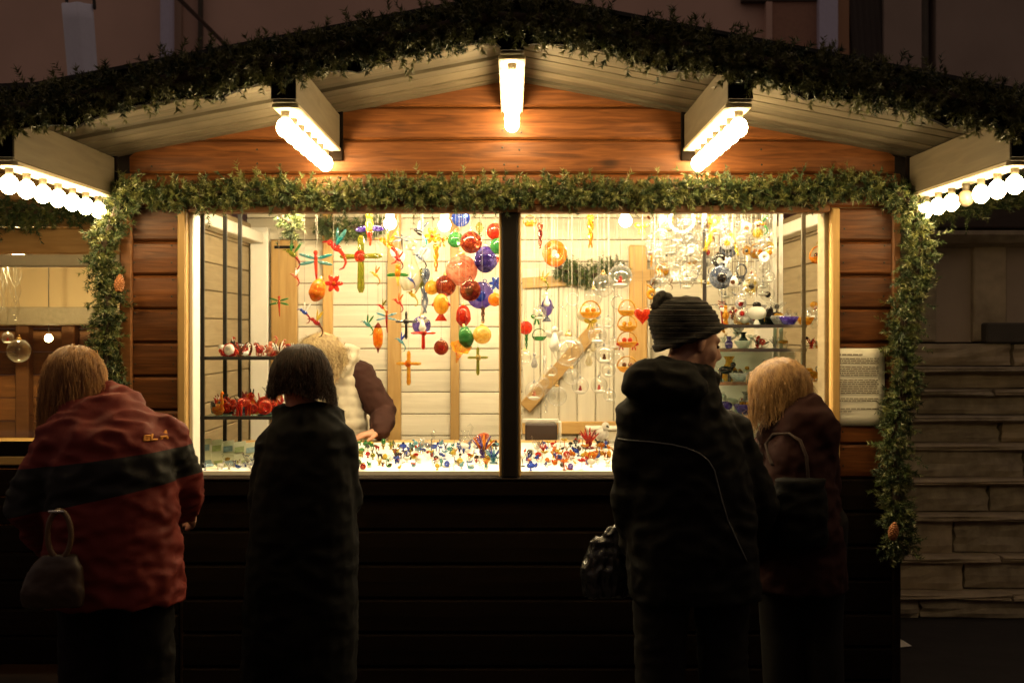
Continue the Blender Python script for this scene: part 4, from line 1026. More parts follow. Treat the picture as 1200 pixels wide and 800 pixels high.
shelf_unit('chromed glass shelves at the right end of the window', 1, (1.60, 1.50, 1.36, 1.22), .80, 1.235, .28, .62, [(P(926, 0, .45)[0], .64, WHITE), (P(910, 0, .6)[0], .64, WHITE), (1.225, .29, CHROME), (.81, .3, CHROME)], 0)
for z, nn, hh in ((1.604, 26, .13), (1.504, 16, .08), (1.364, 24, .11), (1.224, 24, .11)):
    crowd(nn, 845, 962, .32, .58, ['clear', 'white', 'silver', 'clear', 'clear', 'clear', 'white', 'silver', 'red', 'violet', 'amber', 'black'], ['clear', 'black', 'crimson', 'clear', 'white', 'amber'], ALLK + ['vase', 'bowl'], .05, hh, {1.604: 'on the top right glass shelf', 1.504: 'on the second right glass shelf', 1.364: 'on the third right glass shelf', 1.224: 'on the lowest right glass shelf'}[z], z=z, sep=.035)
part('back_panel', G().box((1.03, .70, 1.28), (.50, .012, .44), bev=.002), WHITE, bpy.data.objects['display_shelf.001'], off=(1.25, .28, 1.0))
o = figurine('bowl', 'violet', 'clear', (P(925, 0, .3)[0], .31, 1.604), .085, 'x'); o['label'] = 'dark blue glass bowl at the front of the top right shelf'; del o['group']
# mirror-backed window in the right side wall region
# leaflets at the left end of the counter
LF = [plain('leaflet_cream', (.80, .78, .58), .5, var=.15, scale=25), plain('leaflet_blue', (.62, .66, .55), .5, var=.4, scale=55)]
lf = thing('leaflet_rack', 'curved fan of cream and blue leaflets at the left end of the counter', 'leaflets', tuple(P(262, 545, .3)))
lo = P(262, 545, .3)
for k in range(6):
    px = 243 + 10.5 * k; f0 = k / 5
    bt_ = P(px + 6 + 4 * k * .6, 549 - 2 * f0, .16 + .03 * k); tp = P(px - 2 + 3 * k, 514 + 5 * f0, .34 + .035 * k); sd_ = np.array((.021, .006 + .004 * k, .002))
    r = []
    for i in range(8):
        f = i / 7; c = bt_ * (1 - f) + tp * f + np.array((-.012 * math.sin(f * 3.14), .0, -.022 * math.sin(f * 3.14)))
        r.append(np.array([c - sd_, c + sd_, c + sd_ + (0, .003, 0), c - sd_ + (0, .003, 0)]))
    sh_ = part('leaflet', G().loft(r), LF[0], lf, off=lo)
    for i0, i1 in ((1, 3), (5, 6)):
        q = [r[i0][0] * .9 + r[i0][1] * .1, r[i0][0] * .1 + r[i0][1] * .9, r[i1][0] * .1 + r[i1][1] * .9, r[i1][0] * .9 + r[i1][1] * .1]
        mid = [(r[(i0 + i1) // 2][0] * w_ + r[(i0 + i1) // 2][1] * (1 - w_)) for w_ in (.9, .1)]
        o3 = np.array((0, -.004, .003))
        part('printed_band', G().add(np.array([q[0], q[1], mid[1], q[2], q[3], mid[0]]) + o3, [(0, 1, 2, 5), (5, 2, 3, 4)]), plain('leaflet_print', (.25, .36, .42), .5, var=.6, scale=70) if (k + i0) % 2 else plain('leaflet_green_print', (.42, .48, .20), .5, var=.5, scale=70), sh_, off=lo)
# clear globe in the neighbour's window
def big_bubble(px, py, hpx, lab):
    O('globe', ('clear',), px, py, hpx, lab, Y=NY + .3, group='glass balls in the neighbouring window')
big_bubble(22, 411, 27, 'clear glass ball hanging in the neighbouring window')
O('icicle', ('clear',), 18, 345, 60, 'long clear glass icicle in the neighbouring window', Y=NY + .35, group='glass balls in the neighbouring window')
O('icicle', ('clear',), 3, 340, 50, 'clear glass icicle cut by the left edge of the photo', Y=NY + .35, group='glass balls in the neighbouring window')
O('bubble', ('red', 'clear'), 9, 396, 14, 'tiny glass bubble with a red figure at the left edge', Y=NY + .4, group='glass balls in the neighbouring window')
# ================================================================== people
SKIN = plain('skin', (.52, .27, .17), .5, var=.08, scale=20)
EYE = plain('eye', (.03, .02, .015), .2)
def cloth(name, col, rough=.85, var=.25, scale=14, weave=.2, sheen=0., spec=.12): return plain(name, col, rough, spec=spec, var=var, scale=scale, bump=weave, sheen=sheen)
def fuse(g, name, mat, voxel=.009, smooth=5, disp=None, off=None):
    """union of overlapping closed shapes -> one continuous smooth surface"""
    me = g.mesh('tmp', mat, True); o = bpy.data.objects.new('tmp', me); COL.objects.link(o)
    r = o.modifiers.new('r', 'REMESH'); r.mode = 'VOXEL'; r.voxel_size = voxel; r.use_smooth_shade = True
    s = o.modifiers.new('s', 'SMOOTH'); s.iterations = smooth; s.factor = .5
    dg = bpy.context.evaluated_depsgraph_get(); ev = o.evaluated_get(dg)
    m2 = bpy.data.meshes.new_from_object(ev, depsgraph=dg); m2.name = name
    bpy.data.objects.remove(o); bpy.data.meshes.remove(me)
    n = len(m2.vertices); co = np.empty(n * 3); m2.vertices.foreach_get('co', co); co = co.reshape(-1, 3)
    if disp:
        nm = np.empty(n * 3); m2.vertices.foreach_get('normal', nm); nm = nm.reshape(-1, 3)
        co = co + nm * np.array([disp(p) for p in co])[:, None]
    if off is not None: co = co - np.asarray(off)
    m2.vertices.foreach_set('co', co.ravel())
    m2.materials.clear(); m2.materials.append(mat)
    m2.polygons.foreach_set('use_smooth', [True] * len(m2.polygons)); m2.update()
    return m2
def folds(amp=.012, sc=(7, 7, 11), seed=0., sharp=.5):
    def f(p):
        q = Vector((p[0] * sc[0] + seed, p[1] * sc[1], p[2] * sc[2] + seed))
        w = mnoise.noise(q * .6) * 1.2
        a = mnoise.noise(q + Vector((w, w, w * .6)))
        b = 1 - abs(mnoise.noise(q * 1.9 + Vector((3, w, 7)))) * 2
        return amp * (a * (1 - sharp) + (b - .6) * sharp) + amp * .25 * mnoise.noise(q * 4)
    return f
def quilt(amp, pitch, seed=0.):
    b = folds(.006, seed=seed)
    return lambda p: amp * (abs(math.sin(math.pi * (p[2] + .02 * mnoise.noise(Vector(p * 5))) / pitch)) ** .5 - .5) + b(p)
def head_geo(g, c, R):
    """c head centre, R columns right, face-forward, up"""
    T = lambda *p: c + R @ np.array(p, float)
    g.ell(T(0, -.015, .03), (.074, .094, .085), R, 18, 12); g.ell(T(0, .03, -.03), (.060, .062, .085), R, 14, 10); g.ell(T(0, .042, -.085), (.043, .044, .03), R, 12, 8)
    g.tube([T(0, .086, .008), T(0, .100, -.012), T(0, .112, -.034)], [.009, .011, .014], 8); g.ell(T(.010, .096, -.038), (.010, .010, .008), R, 8, 6); g.ell(T(-.010, .096, -.038), (.010, .010, .008), R, 8, 6)
    g.tube([T(-.038, .076, .02), T(0, .088, .018), T(.038, .076, .02)], .011, 8)
    g.tube([T(-.02, .088, -.058), T(0, .097, -.056), T(.02, .088, -.058)], .007, 8); g.tube([T(-.018, .087, -.070), T(0, .095, -.071), T(.018, .087, -.070)], .008, 8)
    g.ell(T(0, .083, -.096), (.02, .018, .017), R, 10, 7)
    for s in (-1, 1): g.ell(T(s * .074, -.01, -.012), (.010, .019, .031), R @ rotz(s * .35), 10, 8); g.ell(T(s * .04, .055, -.03), (.024, .024, .03), R, 10, 7)
def hand_geo(g, w, d, n, s, curl_=.5):
    """w wrist, d direction of the hand, n palm normal (towards the palm), s thumb side vector"""
    d = nrm(d); n = nrm(n - d * np.dot(n, d)); s = nrm(s - d * np.dot(s, d) - n * np.dot(s, n))
    g.tube([w, w + d * .05, w + d * .085], [.026, .036, .034], 10, flat=1.0) if False else None
    R = np.stack([s, d, n], 1)
    g.ell(w + d * .05, (.041, .055, .017), R, 14, 9); g.tube([w - d * .02, w + d * .03], [.025, .026], 10)
    for k, (o, L) in enumerate(((.030, .072), (.010, .080), (-.011, .074), (-.030, .058))):
        b = w + d * (.085 - abs(o) * .25) + s * o; a1 = curl_ * .6; a2 = curl_ * 1.5; a3 = curl_ * 2.1
        p1 = b + (d * math.cos(a1) + n * math.sin(a1)) * L * .45; p2 = p1 + (d * math.cos(a2) + n * math.sin(a2)) * L * .32; p3 = p2 + (d * math.cos(a3) + n * math.sin(a3)) * L * .23
        g.tube([b - d * .02, b, p1, p2, p3], [.0105, .0105, .0095, .0088, .0075], 8)
    t0 = w + d * .02 + s * .03; t1 = t0 + nrm(s * .8 + d * .7 + n * .3) * .038; t2 = t1 + nrm(s * .2 + d * .9 + n * .4) * .030
    g.tube([w + d * .015 + s * .015, t0, t1, t2], [.015, .014, .0115, .009], 8)
def ring(c, a, b, yaw=0., n=20, tilt=0., pw=2.4):
    t = np.arange(n) / n * 2 * math.pi
    x = np.sign(np.cos(t)) * np.abs(np.cos(t)) ** (2 / pw) * a; y = np.sign(np.sin(t)) * np.abs(np.sin(t)) ** (2 / pw) * b
    p = np.stack([x, y, np.zeros(n)], 1) @ (rotz(yaw) @ rotx(tilt)).T
    return p + np.asarray(c, float)
def torso(g, rows, yaw, Y):
    """rows: (py, px left, px right, half depth, dY)"""
    rr_ = []
    for py, xl, xr, hd, dy in rows:
        a = P(xl, py, Y + dy); b = P(xr, py, Y + dy); rr_.append(ring((a + b) / 2, (b[0] - a[0]) / 2, hd, yaw))
    g.loft(rr_[::-1])
def base_person(label, ground, J, Rh, headc, hands, name='person', voxel=.0075):
    """bare body from joints, with head, hands and feet; returns root"""
    g = G(); head_geo(g, headc, Rh)
    nb = J['neck']; g.tube([headc + Rh @ np.array((0, -.02, -.05)), (headc + Rh @ np.array((0, -.03, -.11)) + nb) / 2, nb], [.056, .054, .066], 12)
    ch = (J['shl'] + J['shr']) / 2; pv = (J['hpl'] + J['hpr']) / 2
    ax = nrm(J['shr'] - J['shl']); yaw = math.atan2(ax[1], ax[0]); sw = np.linalg.norm(J['shr'] - J['shl']) / 2
    g.loft([ring(pv - np.array((0, 0, .06)), .12, .09, yaw), ring(pv + (ch - pv) * .15, .125, .10, yaw), ring(pv + (ch - pv) * .4, .115, .095, yaw), ring(pv + (ch - pv) * .75, sw * .95, .115, yaw), ring(ch, sw * .95, .09, yaw), ring((nb + ch) / 2 + np.array((0, 0, .03)), .08, .06, yaw)])
    for s in 'lr':
        g.tube([J['sh' + s], J['el' + s], J['wr' + s]], [.052, .042, .029], 12)
        wr_, d_, n_, t_ = J['wr' + s], *hands[s][:3]; hand_geo(g, wr_, np.array(d_, float), np.array(n_, float), np.array(t_, float), hands[s][3])
        g.tube([J['hp' + s], J['kn' + s], J['an' + s]], [.088, .058, .042], 12)
        f = nrm(J['toe' + s] - J['an' + s]); g.tube([J['an' + s] - f * .05 + (0, 0, -.045), J['an' + s] + f * .14 + (0, 0, -.055)], [.036, .032], 10)
    gr = np.array(ground, float)
    root = link(name, fuse(g, name, SKIN, voxel, 4, off=gr), None, tuple(gr)); props(root, label, 'person')
    for s in (-1, 1):
        link('eye', G().ell(headc + Rh @ np.array((s * .030, .081, -.001)) - gr, (.011, .007, .006), Rh, 10, 7).mesh('eye', EYE), root)
    return root, gr
def legs(g, J, r0=.105, r1=.075, r2=.062):
    pv = (J['hpl'] + J['hpr']) / 2
    g.ell(pv, (.14, .11, .13), None, 16, 10)
    for s in 'lr': g.tube([J['hp' + s], J['kn' + s], J['an' + s] + (0, 0, .0)], [r0, r1, r2], 14)
def shoes(root, gr, J, mat, name='shoe'):
    for s in 'lr':
        f = nrm((J['toe' + s] - J['an' + s]) * (1, 1, 0)); a = J['an' + s] * (1, 1, 0)
        g = G().tube([a - f * .06 + (0, 0, .045), a + f * .05 + (0, 0, .045), a + f * .17 + (0, 0, .032)], [.042, .045, .034], 12); g.tube([a + (0, 0, .05), a + (0, 0, .13)], [.045, .05], 12); g.box(a + f * .055 + (0, 0, .011), (.085, .28, .022), rotz(math.atan2(f[1], f[0]) - math.pi / 2), bev=.008)
        link(name, fuse(g, name, mat, .008, 3, off=gr), root)
def arm(g, a, b, c, r=(.078, .066, .05)): g.tube([a, (a * .6 + b * .4), b, (b * .5 + c * .5), c], [r[0], r[0] * .95, r[1], r[1] * .92, r[2]], 14)
def stand(px, Y, sep=.2, zhip=.92, lean=(0, 0), yaw=0., toe=(0, 1)):
    """hips, knees, ankles under (px)"""
    x = P(px, 400, Y)[0]; J = {}; c, s_ = math.cos(yaw), math.sin(yaw)
    for s, k in (('l', -1), ('r', 1)):
        o = np.array((k * sep / 2 * c, k * sep / 2 * s_, 0))
        J['hp' + s] = np.array((x, Y, zhip)) + o * .9; J['kn' + s] = np.array((x + lean[0] * .5, Y + .03, .49)) + o; J['an' + s] = np.array((x + lean[0], Y + lean[1], .09)) + o * 1.1
        J['toe' + s] = J['an' + s] + np.array((toe[0], toe[1], 0)) * .2
    return J
def hair(root, gr, c, R, mat, tips, n=900, rad=(.088, .105, .098), front=.62, width=.003, messy=.006, part_off=.0, name='hair', lift=0., grav=(0, 0, -1)):
    """strands from the crown over the skull, then falling to a tip length; tips(az) -> drop in metres below the widest point"""
    g = G(); rad = np.array(rad)
    # dense under-cap
    m = 22; rings = []
    cc = c + R @ np.array((0, -.012, .028))
    capR = rad * .955
    for k in range(1, 11):
        th = k / 10 * 1.75
        a = np.arange(m) / m * 2 * math.pi; p = np.stack([np.cos(a) * math.sin(th) * capR[0], np.sin(a) * math.sin(th) * capR[1], np.full(m, math.cos(th) * capR[2])], 1)
        fr = np.clip((np.sin(a) - .55) / .45, 0, 1); p[:, 1] -= fr * max(0, th - .9) * .10
        rings.append(p @ R.T + cc)
    g.loft(rings)
    V = []; F = []; q = 0
    for i in range(n):
        az = rng.uniform(0, 2 * math.pi)
        fa = math.sin(az)                    # +1 = face side
        start = rng.uniform(.02, .55) if rng.random() < .75 else rng.uniform(.5, 1.2)
        drop = tips(az) * rng.uniform(.70, 1.12)
        lim = 1.55 if fa < front else .75 + .3 * rng.random()
        pts = []
        jit = rng.uniform(.97, 1.07) + (.05 * rng.random() if rng.random() < .08 else 0); fly = 2.6 if rng.random() < .07 else 1.; wob = rng.uniform(-1, 1)
        for k in range(7):
            th = start + (lim - start) * k / 6
            p = np.array((math.cos(az) * math.sin(th) * rad[0], math.sin(az) * math.sin(th) * rad[1] - part_off, math.cos(th) * rad[2])) * jit
            pts.append(cc + R @ p)
        if fa < front and drop > 0:
            d0 = nrm(pts[-1] - pts[-2]); p = pts[-1]; st_ = drop / 7
            for k in range(7):
                d0 = nrm(d0 * .55 + np.array(grav) * .45 + rng.standard_normal(3) * messy * fly * 9 + (R @ np.array((math.cos(az), math.sin(az), 0))) * lift); p = p + d0 * st_; pts.append(p)
        pts = [p + rng.standard_normal(3) * messy * fly * (.25 + .75 * k / len(pts)) for k, p in enumerate(pts)]
        wv = np.cross(nrm(pts[-1] - pts[0]), R @ np.array((math.cos(az), math.sin(az), .3))); wv = nrm(wv + rng.standard_normal(3) * .25)
        L = len(pts)
        for k, p in enumerate(pts):
            w_ = width * (1 - .55 * k / (L - 1)); out = nrm(p - cc) * width * .35
            V += [p - wv * w_ / 2, p + out, p + wv * w_ / 2]
        for k in range(L - 1):
            b = q + 3 * k; F += [(b, b + 1, b + 4, b + 3), (b + 1, b + 2, b + 5, b + 4)]
        q += 3 * L
    g.add(np.array(V), F)
    g.v = [v - gr for v in g.v]
    V_ = np.concatenate(g.v); me = bpy.data.meshes.new(name); me.from_pydata(V_.tolist(), [], g.f); me.materials.append(mat); me.polygons.foreach_set('use_smooth', [True] * len(me.polygons)); me.update()
    return link(name, me, root)
def hairmat(name, c1, c2):
    if name in MC: return MC[name]
    m, n, l, b = newmat(name); tc = n.new('ShaderNodeTexCoord'); nz = n.new('ShaderNodeTexNoise'); mp = n.new('ShaderNodeMapping'); mp.inputs['Scale'].default_value = (60, 60, 6)
    l.new(tc.outputs['Object'], mp.inputs[0]); l.new(mp.outputs[0], nz.inputs[0]); nz.inputs['Scale'].default_value = 1.
    cr = n.new('ShaderNodeValToRGB'); cr.color_ramp.elements[0].position = .35; cr.color_ramp.elements[1].position = .65; cr.color_ramp.elements[0].color = (*c2, 1); cr.color_ramp.elements[1].color = (*c1, 1)
    l.new(nz.outputs[0], cr.inputs[0]); l.new(cr.outputs[0], b.inputs['Base Color']); b.inputs['Roughness'].default_value = .5; b.inputs['Specular IOR Level'].default_value = .12 if c1[0] < .1 else .35
    MC[name] = m; return m
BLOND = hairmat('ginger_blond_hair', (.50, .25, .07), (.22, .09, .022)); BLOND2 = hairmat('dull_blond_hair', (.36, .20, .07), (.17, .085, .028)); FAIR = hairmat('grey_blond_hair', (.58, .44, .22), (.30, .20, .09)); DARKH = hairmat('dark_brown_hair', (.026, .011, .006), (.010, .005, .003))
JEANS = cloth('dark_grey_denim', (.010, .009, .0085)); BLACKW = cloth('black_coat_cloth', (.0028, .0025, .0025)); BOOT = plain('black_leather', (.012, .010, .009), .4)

# ------------------------------------------------------------------ 1. woman in the red and black jacket (left)
Y = -1.15; s_ = S(Y)
J = stand(134, Y, .18, .90, lean=(-.0, -.04), toe=(-.1, 1))
J['neck'] = P(112, 486, Y + .06); J['shl'] = P(70, 516, Y - .02); J['shr'] = P(190, 512, Y + .06); J['ell'] = P(34, 592, Y - .02); J['wrl'] = P(62, 640, Y + .20); J['elr'] = P(212, 566, Y + .16); J['wrr'] = P(219, 598, Y + .36)
hc = P(86, 458, Y + .12); Rh = frame((-.32, .80, -.42), nrm((-.05, .35, 1)))
root, gr = base_person('fair haired woman in a red and black jacket leaning towards the left stall', (P(140, 0, Y)[0], Y, 0), J, Rh, hc, {'l': ((.25, .8, -.45), (.9, -.1, .2), (0, .3, .9), .7), 'r': ((.0, .85, -.35), (-.9, .0, -.2), (0, .3, .9), .6)})
# jacket cloth: wine red with a black band round chest and upper sleeves
def band_cloth():
    m, n, l, b = newmat('red_black_jacket_cloth')
    ge = n.new('ShaderNodeTexCoord'); sx = n.new('ShaderNodeSeparateXYZ'); l.new(ge.outputs['Object'], sx.inputs[0])
    # band between two sloping lines: z1(x) and z0(x), object space (origin at the feet)
    def lin(k, c0):
        a = n.new('ShaderNodeMath'); a.operation = 'MULTIPLY_ADD'; a.inputs[1].default_value = k; a.inputs[2].default_value = c0; l.new(sx.outputs['X'], a.inputs[0]); return a
    nz = n.new('ShaderNodeTexNoise'); nz.inputs['Scale'].default_value = 9; l.new(ge.outputs['Object'], nz.inputs['Vector'])
    up = lin(.13, BAND_TOP); lo = lin(.22, BAND_LOW)
    g1 = n.new('ShaderNodeMath'); g1.operation = 'LESS_THAN'; l.new(sx.outputs['Z'], g1.inputs[0]); l.new(up.outputs[0], g1.inputs[1])
    g2 = n.new('ShaderNodeMath'); g2.operation = 'GREATER_THAN'; l.new(sx.outputs['Z'], g2.inputs[0]); l.new(lo.outputs[0], g2.inputs[1])
    mu = n.new('ShaderNodeMath'); mu.operation = 'MULTIPLY'; l.new(g1.outputs[0], mu.inputs[0]); l.new(g2.outputs[0], mu.inputs[1])
    rd = n.new('ShaderNodeMix'); rd.data_type = 'RGBA'; rd.inputs['A'].default_value = (.120, .014, .010, 1); rd.inputs['B'].default_value = (.185, .027, .019, 1); l.new(nz.outputs[0], rd.inputs['Factor'])
    mx = n.new('ShaderNodeMix'); mx.data_type = 'RGBA'; mx.inputs['B'].default_value = (.016, .015, .013, 1); l.new(rd.outputs['Result'], mx.inputs['A']); l.new(mu.outputs[0], mx.inputs['Factor']); l.new(mx.outputs['Result'], b.inputs['Base Color'])
    b.inputs['Roughness'].default_value = .65; b.inputs['Specular IOR Level'].default_value = .2
    n2 = n.new('ShaderNodeTexNoise'); n2.inputs['Scale'].default_value = 160; bp = n.new('ShaderNodeBump'); bp.inputs['Strength'].default_value = .15; bp.inputs['Distance'].default_value = .003
    l.new(ge.outputs['Object'], n2.inputs['Vector']); l.new(n2.outputs[0], bp.inputs['Height']); l.new(bp.outputs[0], b.inputs['Normal']); return m
zt = P(140, 533, Y)[2]; zl = P(140, 577, Y)[2]
BAND_TOP = zt; BAND_LOW = zl
JK = band_cloth()
g = G()
torso(g, [(462, 92, 152, .075, .05), (474, 72, 164, .09, .04), (492, 60, 186, .115, .02), (512, 56, 200, .135, .0), (545, 56, 204, .15, -.01), (590, 56, 206, .155, -.01), (640, 54, 211, .165, 0), (680, 54, 215, .17, 0), (704, 56, 216, .17, 0)], .08, Y)
g.tube([P(98, 468, Y + .08), P(128, 466, Y + .10), P(152, 474, Y + .08)], [.05, .055, .05], 12)
arm(g, J['shl'], J['ell'], J['wrl'], (.082, .075, .052)); arm(g, J['shr'], J['elr'], J['wrr'] - (0, .03, 0), (.085, .072, .050))
link('jacket', fuse(g, 'jacket', JK, .0095, 5, folds(.020, (6, 6, 12), 3.), off=gr), root)
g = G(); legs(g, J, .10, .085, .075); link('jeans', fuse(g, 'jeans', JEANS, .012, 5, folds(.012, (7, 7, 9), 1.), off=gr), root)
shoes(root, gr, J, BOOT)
hair(root, gr, hc, Rh, BLOND, lambda az: .17 - .04 * math.cos(az), n=3300, rad=(.093, .112, .104), messy=.0045, lift=.05, grav=(.12, .05, -1))
# stitched mark on the shoulder blade: small orange lettering-like embroidery
bdg = G(); bc = P(174, 514, Y - .135)
EMB = plain('orange_embroidery', (.90, .36, .04), .6)
def strk(u0, v0, u1, v1, w=.0035): bdg.tube([bc + np.array((u0, 0, v0)), bc + np.array((u1, 0, v1))], w, 5)
for k in range(3):
    u = -.024 + k * .0165
    if k == 0: strk(u + .012, .004, u, .004); strk(u, .004, u, -.008); strk(u, -.008, u + .012, -.008); strk(u, -.002, u + .010, -.002)
    if k == 1: strk(u, .007, u, -.008); strk(u, -.008, u + .011, -.008)
    if k == 2: strk(u + .003, -.008, u + .006, .012); strk(u + .006, .012, u + .014, -.008); strk(u + .004, -.002, u + .012, -.002)
# press the badge onto the cloth
jk = [o for o in root.children if o.name.startswith('jacket')][0]
from mathutils.bvhtree import BVHTree
def press(pts, mesh, gr, d=(0, 1, 0), out=.004):
    bt = BVHTree.FromPolygons([v.co.copy() for v in mesh.vertices], [tuple(p.vertices) for p in mesh.polygons])
    res = []
    for p in pts:
        q = Vector(np.asarray(p) - gr); h = bt.ray_cast(q - Vector(d) * .6, Vector(d))
        res.append(np.array(h[0] - Vector(d) * out) + gr if h[0] is not None else np.asarray(p))
    return res
vv = np.concatenate(bdg.v); pr = np.array(press([(p[0], bc[1], p[2]) for p in vv], jk.data, gr, out=.003)); pr[:, 1] += (vv[:, 1] - bc[1]); bdg.v = [pr]
part('embroidered_mark', bdg, EMB, root, True, off=gr)
# handbag hanging from her forearm
bagc = P(62, 672, Y - .22)
hb = thing('handbag', 'brown leather handbag with a looped handle on the left woman’s arm', 'handbag', tuple(bagc))
LEA = plain('brown_leather', (.035, .018, .008), .5, var=.3, scale=25, bump=.2)
g = G(); g.loft([ring(bagc + np.array((.0, 0, -.095)), .088, .035, 0), ring(bagc + np.array((0, 0, -.05)), .095, .045, 0), ring(bagc + np.array((.01, 0, .02)), .075, .035, 0), ring(bagc + np.array((.02, 0, .055)), .05, .02, 0)])
link('bag_body', fuse(g, 'bag_body', LEA, .008, 4, folds(.006, (14, 14, 14)), off=bagc), hb)
hp = [bagc + np.array((.022 + .034 * math.sin(t), -.01, .115 - .068 * math.cos(t))) for t in np.linspace(.25, 2 * math.pi - .25, 20)]
part('handle', G().tube(hp, .0085, 7), plain('tan_leather', (.12, .065, .03), .45), hb, True, off=bagc)
part('buckle', G().tube([hp[10] + (-.02, -.01, 0), hp[10] + (.02, -.01, 0)], .004, 6), CHROME, hb, True, off=bagc)

# ------------------------------------------------------------------ 2. dark haired woman in a long black quilted coat
Y = -.62
J = stand(354, Y, .15, .92)
J['neck'] = P(355, 492, Y); J['shl'] = P(325, 520, Y); J['shr'] = P(394, 518, Y); J['ell'] = P(312, 590, Y + .05); J['wrl'] = P(330, 620, Y + .24); J['elr'] = P(402, 585, Y + .05); J['wrr'] = P(386, 620, Y + .25)
hc = P(353, 452, Y + .03); Rh = frame((-.15, 1, -.25))
root, gr = base_person('dark haired woman in a black coat with her back turned, before the left pane', (P(352, 0, Y)[0], Y, 0), J, Rh, hc, {'l': ((.3, .9, 0), (.7, 0, -.6), (0, 0, 1), .8), 'r': ((-.3, .9, 0), (-.7, 0, -.6), (0, 0, 1), .8)})
g = G(); torso(g, [(476, 330, 386, .075, .03), (486, 322, 398, .095, .01), (502, 313, 407, .12, 0), (535, 305, 412, .14, 0), (580, 297, 416, .15, 0), (640, 291, 419, .165, 0), (720, 285, 419, .175, 0), (800, 282, 420, .18, 0)], 0, Y)
g.tube([P(330, 486, Y + .03), P(355, 490, Y - .06), P(390, 487, Y + .03)], [.045, .055, .05], 12)
arm(g, J['shl'], J['ell'], J['wrl'], (.078, .07, .055)); arm(g, J['shr'], J['elr'], J['wrr'], (.078, .072, .055))
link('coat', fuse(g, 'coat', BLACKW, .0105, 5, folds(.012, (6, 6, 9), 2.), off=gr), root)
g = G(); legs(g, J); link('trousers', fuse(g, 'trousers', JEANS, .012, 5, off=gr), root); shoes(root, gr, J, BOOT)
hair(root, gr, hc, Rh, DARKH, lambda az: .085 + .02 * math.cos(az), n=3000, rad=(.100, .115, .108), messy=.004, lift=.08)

# ------------------------------------------------------------------ 3. man in knitted hat and dark hooded jacket
Y = -.75
J = stand(812, Y, .23, .95, yaw=.25, toe=(.5, 1))
J['neck'] = P(793, 446, Y - .01); J['shl'] = P(752, 482, Y - .06); J['shr'] = P(850, 506, Y + .08); J['ell'] = P(742, 590, Y - .02); J['wrl'] = P(752, 650, Y + .16); J['elr'] = P(890, 592, Y + .12); J['wrr'] = P(880, 640, Y + .32)
hc = P(812, 400, Y + .03); Rh = frame((.90, .38, -.22))
root, gr = base_person('man in a striped knitted hat and dark hooded jacket seen from behind', (P(812, 0, Y)[0], Y, 0), J, Rh, hc, {'l': ((.1, .5, -.8), (1, 0, 0), (0, .8, .5), .9), 'r': ((-.1, .6, -.7), (-1, 0, 0), (0, .8, .5), .9)})
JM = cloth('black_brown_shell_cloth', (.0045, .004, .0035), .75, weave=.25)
g = G(); torso(g, [(428, 772, 828, .07, .0), (440, 758, 836, .085, .0), (455, 744, 842, .11, -.01), (475, 732, 850, .13, -.01), (505, 728, 866, .15, 0), (550, 730, 880, .155, 0), (610, 732, 888, .16, 0), (660, 734, 890, .165, 0), (700, 738, 892, .165, 0)], .22, Y)
g.ell(P(764, 450, Y - .12), (.105, .07, .085), rotz(.2), 16, 10); g.ell(P(790, 455, Y - .13), (.12, .06, .07), rotz(.2), 16, 10); g.tube([P(772, 428, Y - .08), P(800, 434, Y - .10), P(828, 438, Y - .02), P(836, 446, Y + .06)], [.035, .035, .032, .028], 12)
arm(g, J['shl'], J['ell'], J['wrl'], (.088, .078, .06)); arm(g, J['shr'], J['elr'], J['wrr'], (.09, .08, .06))
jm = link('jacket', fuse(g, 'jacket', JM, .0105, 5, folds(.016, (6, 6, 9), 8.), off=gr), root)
pp = [(722, 511), (735, 512), (758, 513), (780, 515.5), (798, 520), (812, 526), (822, 534), (829, 545), (833, 560), (838, 580), (845, 602), (854, 622), (863, 640), (870, 654)]
fine = []
for (a, b), (c, d) in zip(pp[:-1], pp[1:]):
    for k in range(4): fine.append((a + (c - a) * k / 4, b + (d - b) * k / 4))
ip = press([P(a, b, Y) for a, b in fine], jm.data, gr, out=.002)
# keep the piece where it lies on the back
part('reflective_piping', G().tube(ip, .0026, 6), plain('reflective_strip', (.10, .103, .103), .45), root, True, off=gr)
g = G(); legs(g, J, .115, .088, .078); link('trousers', fuse(g, 'trousers', JEANS, .012, 5, folds(.01), off=gr), root); shoes(root, gr, J, BOOT)
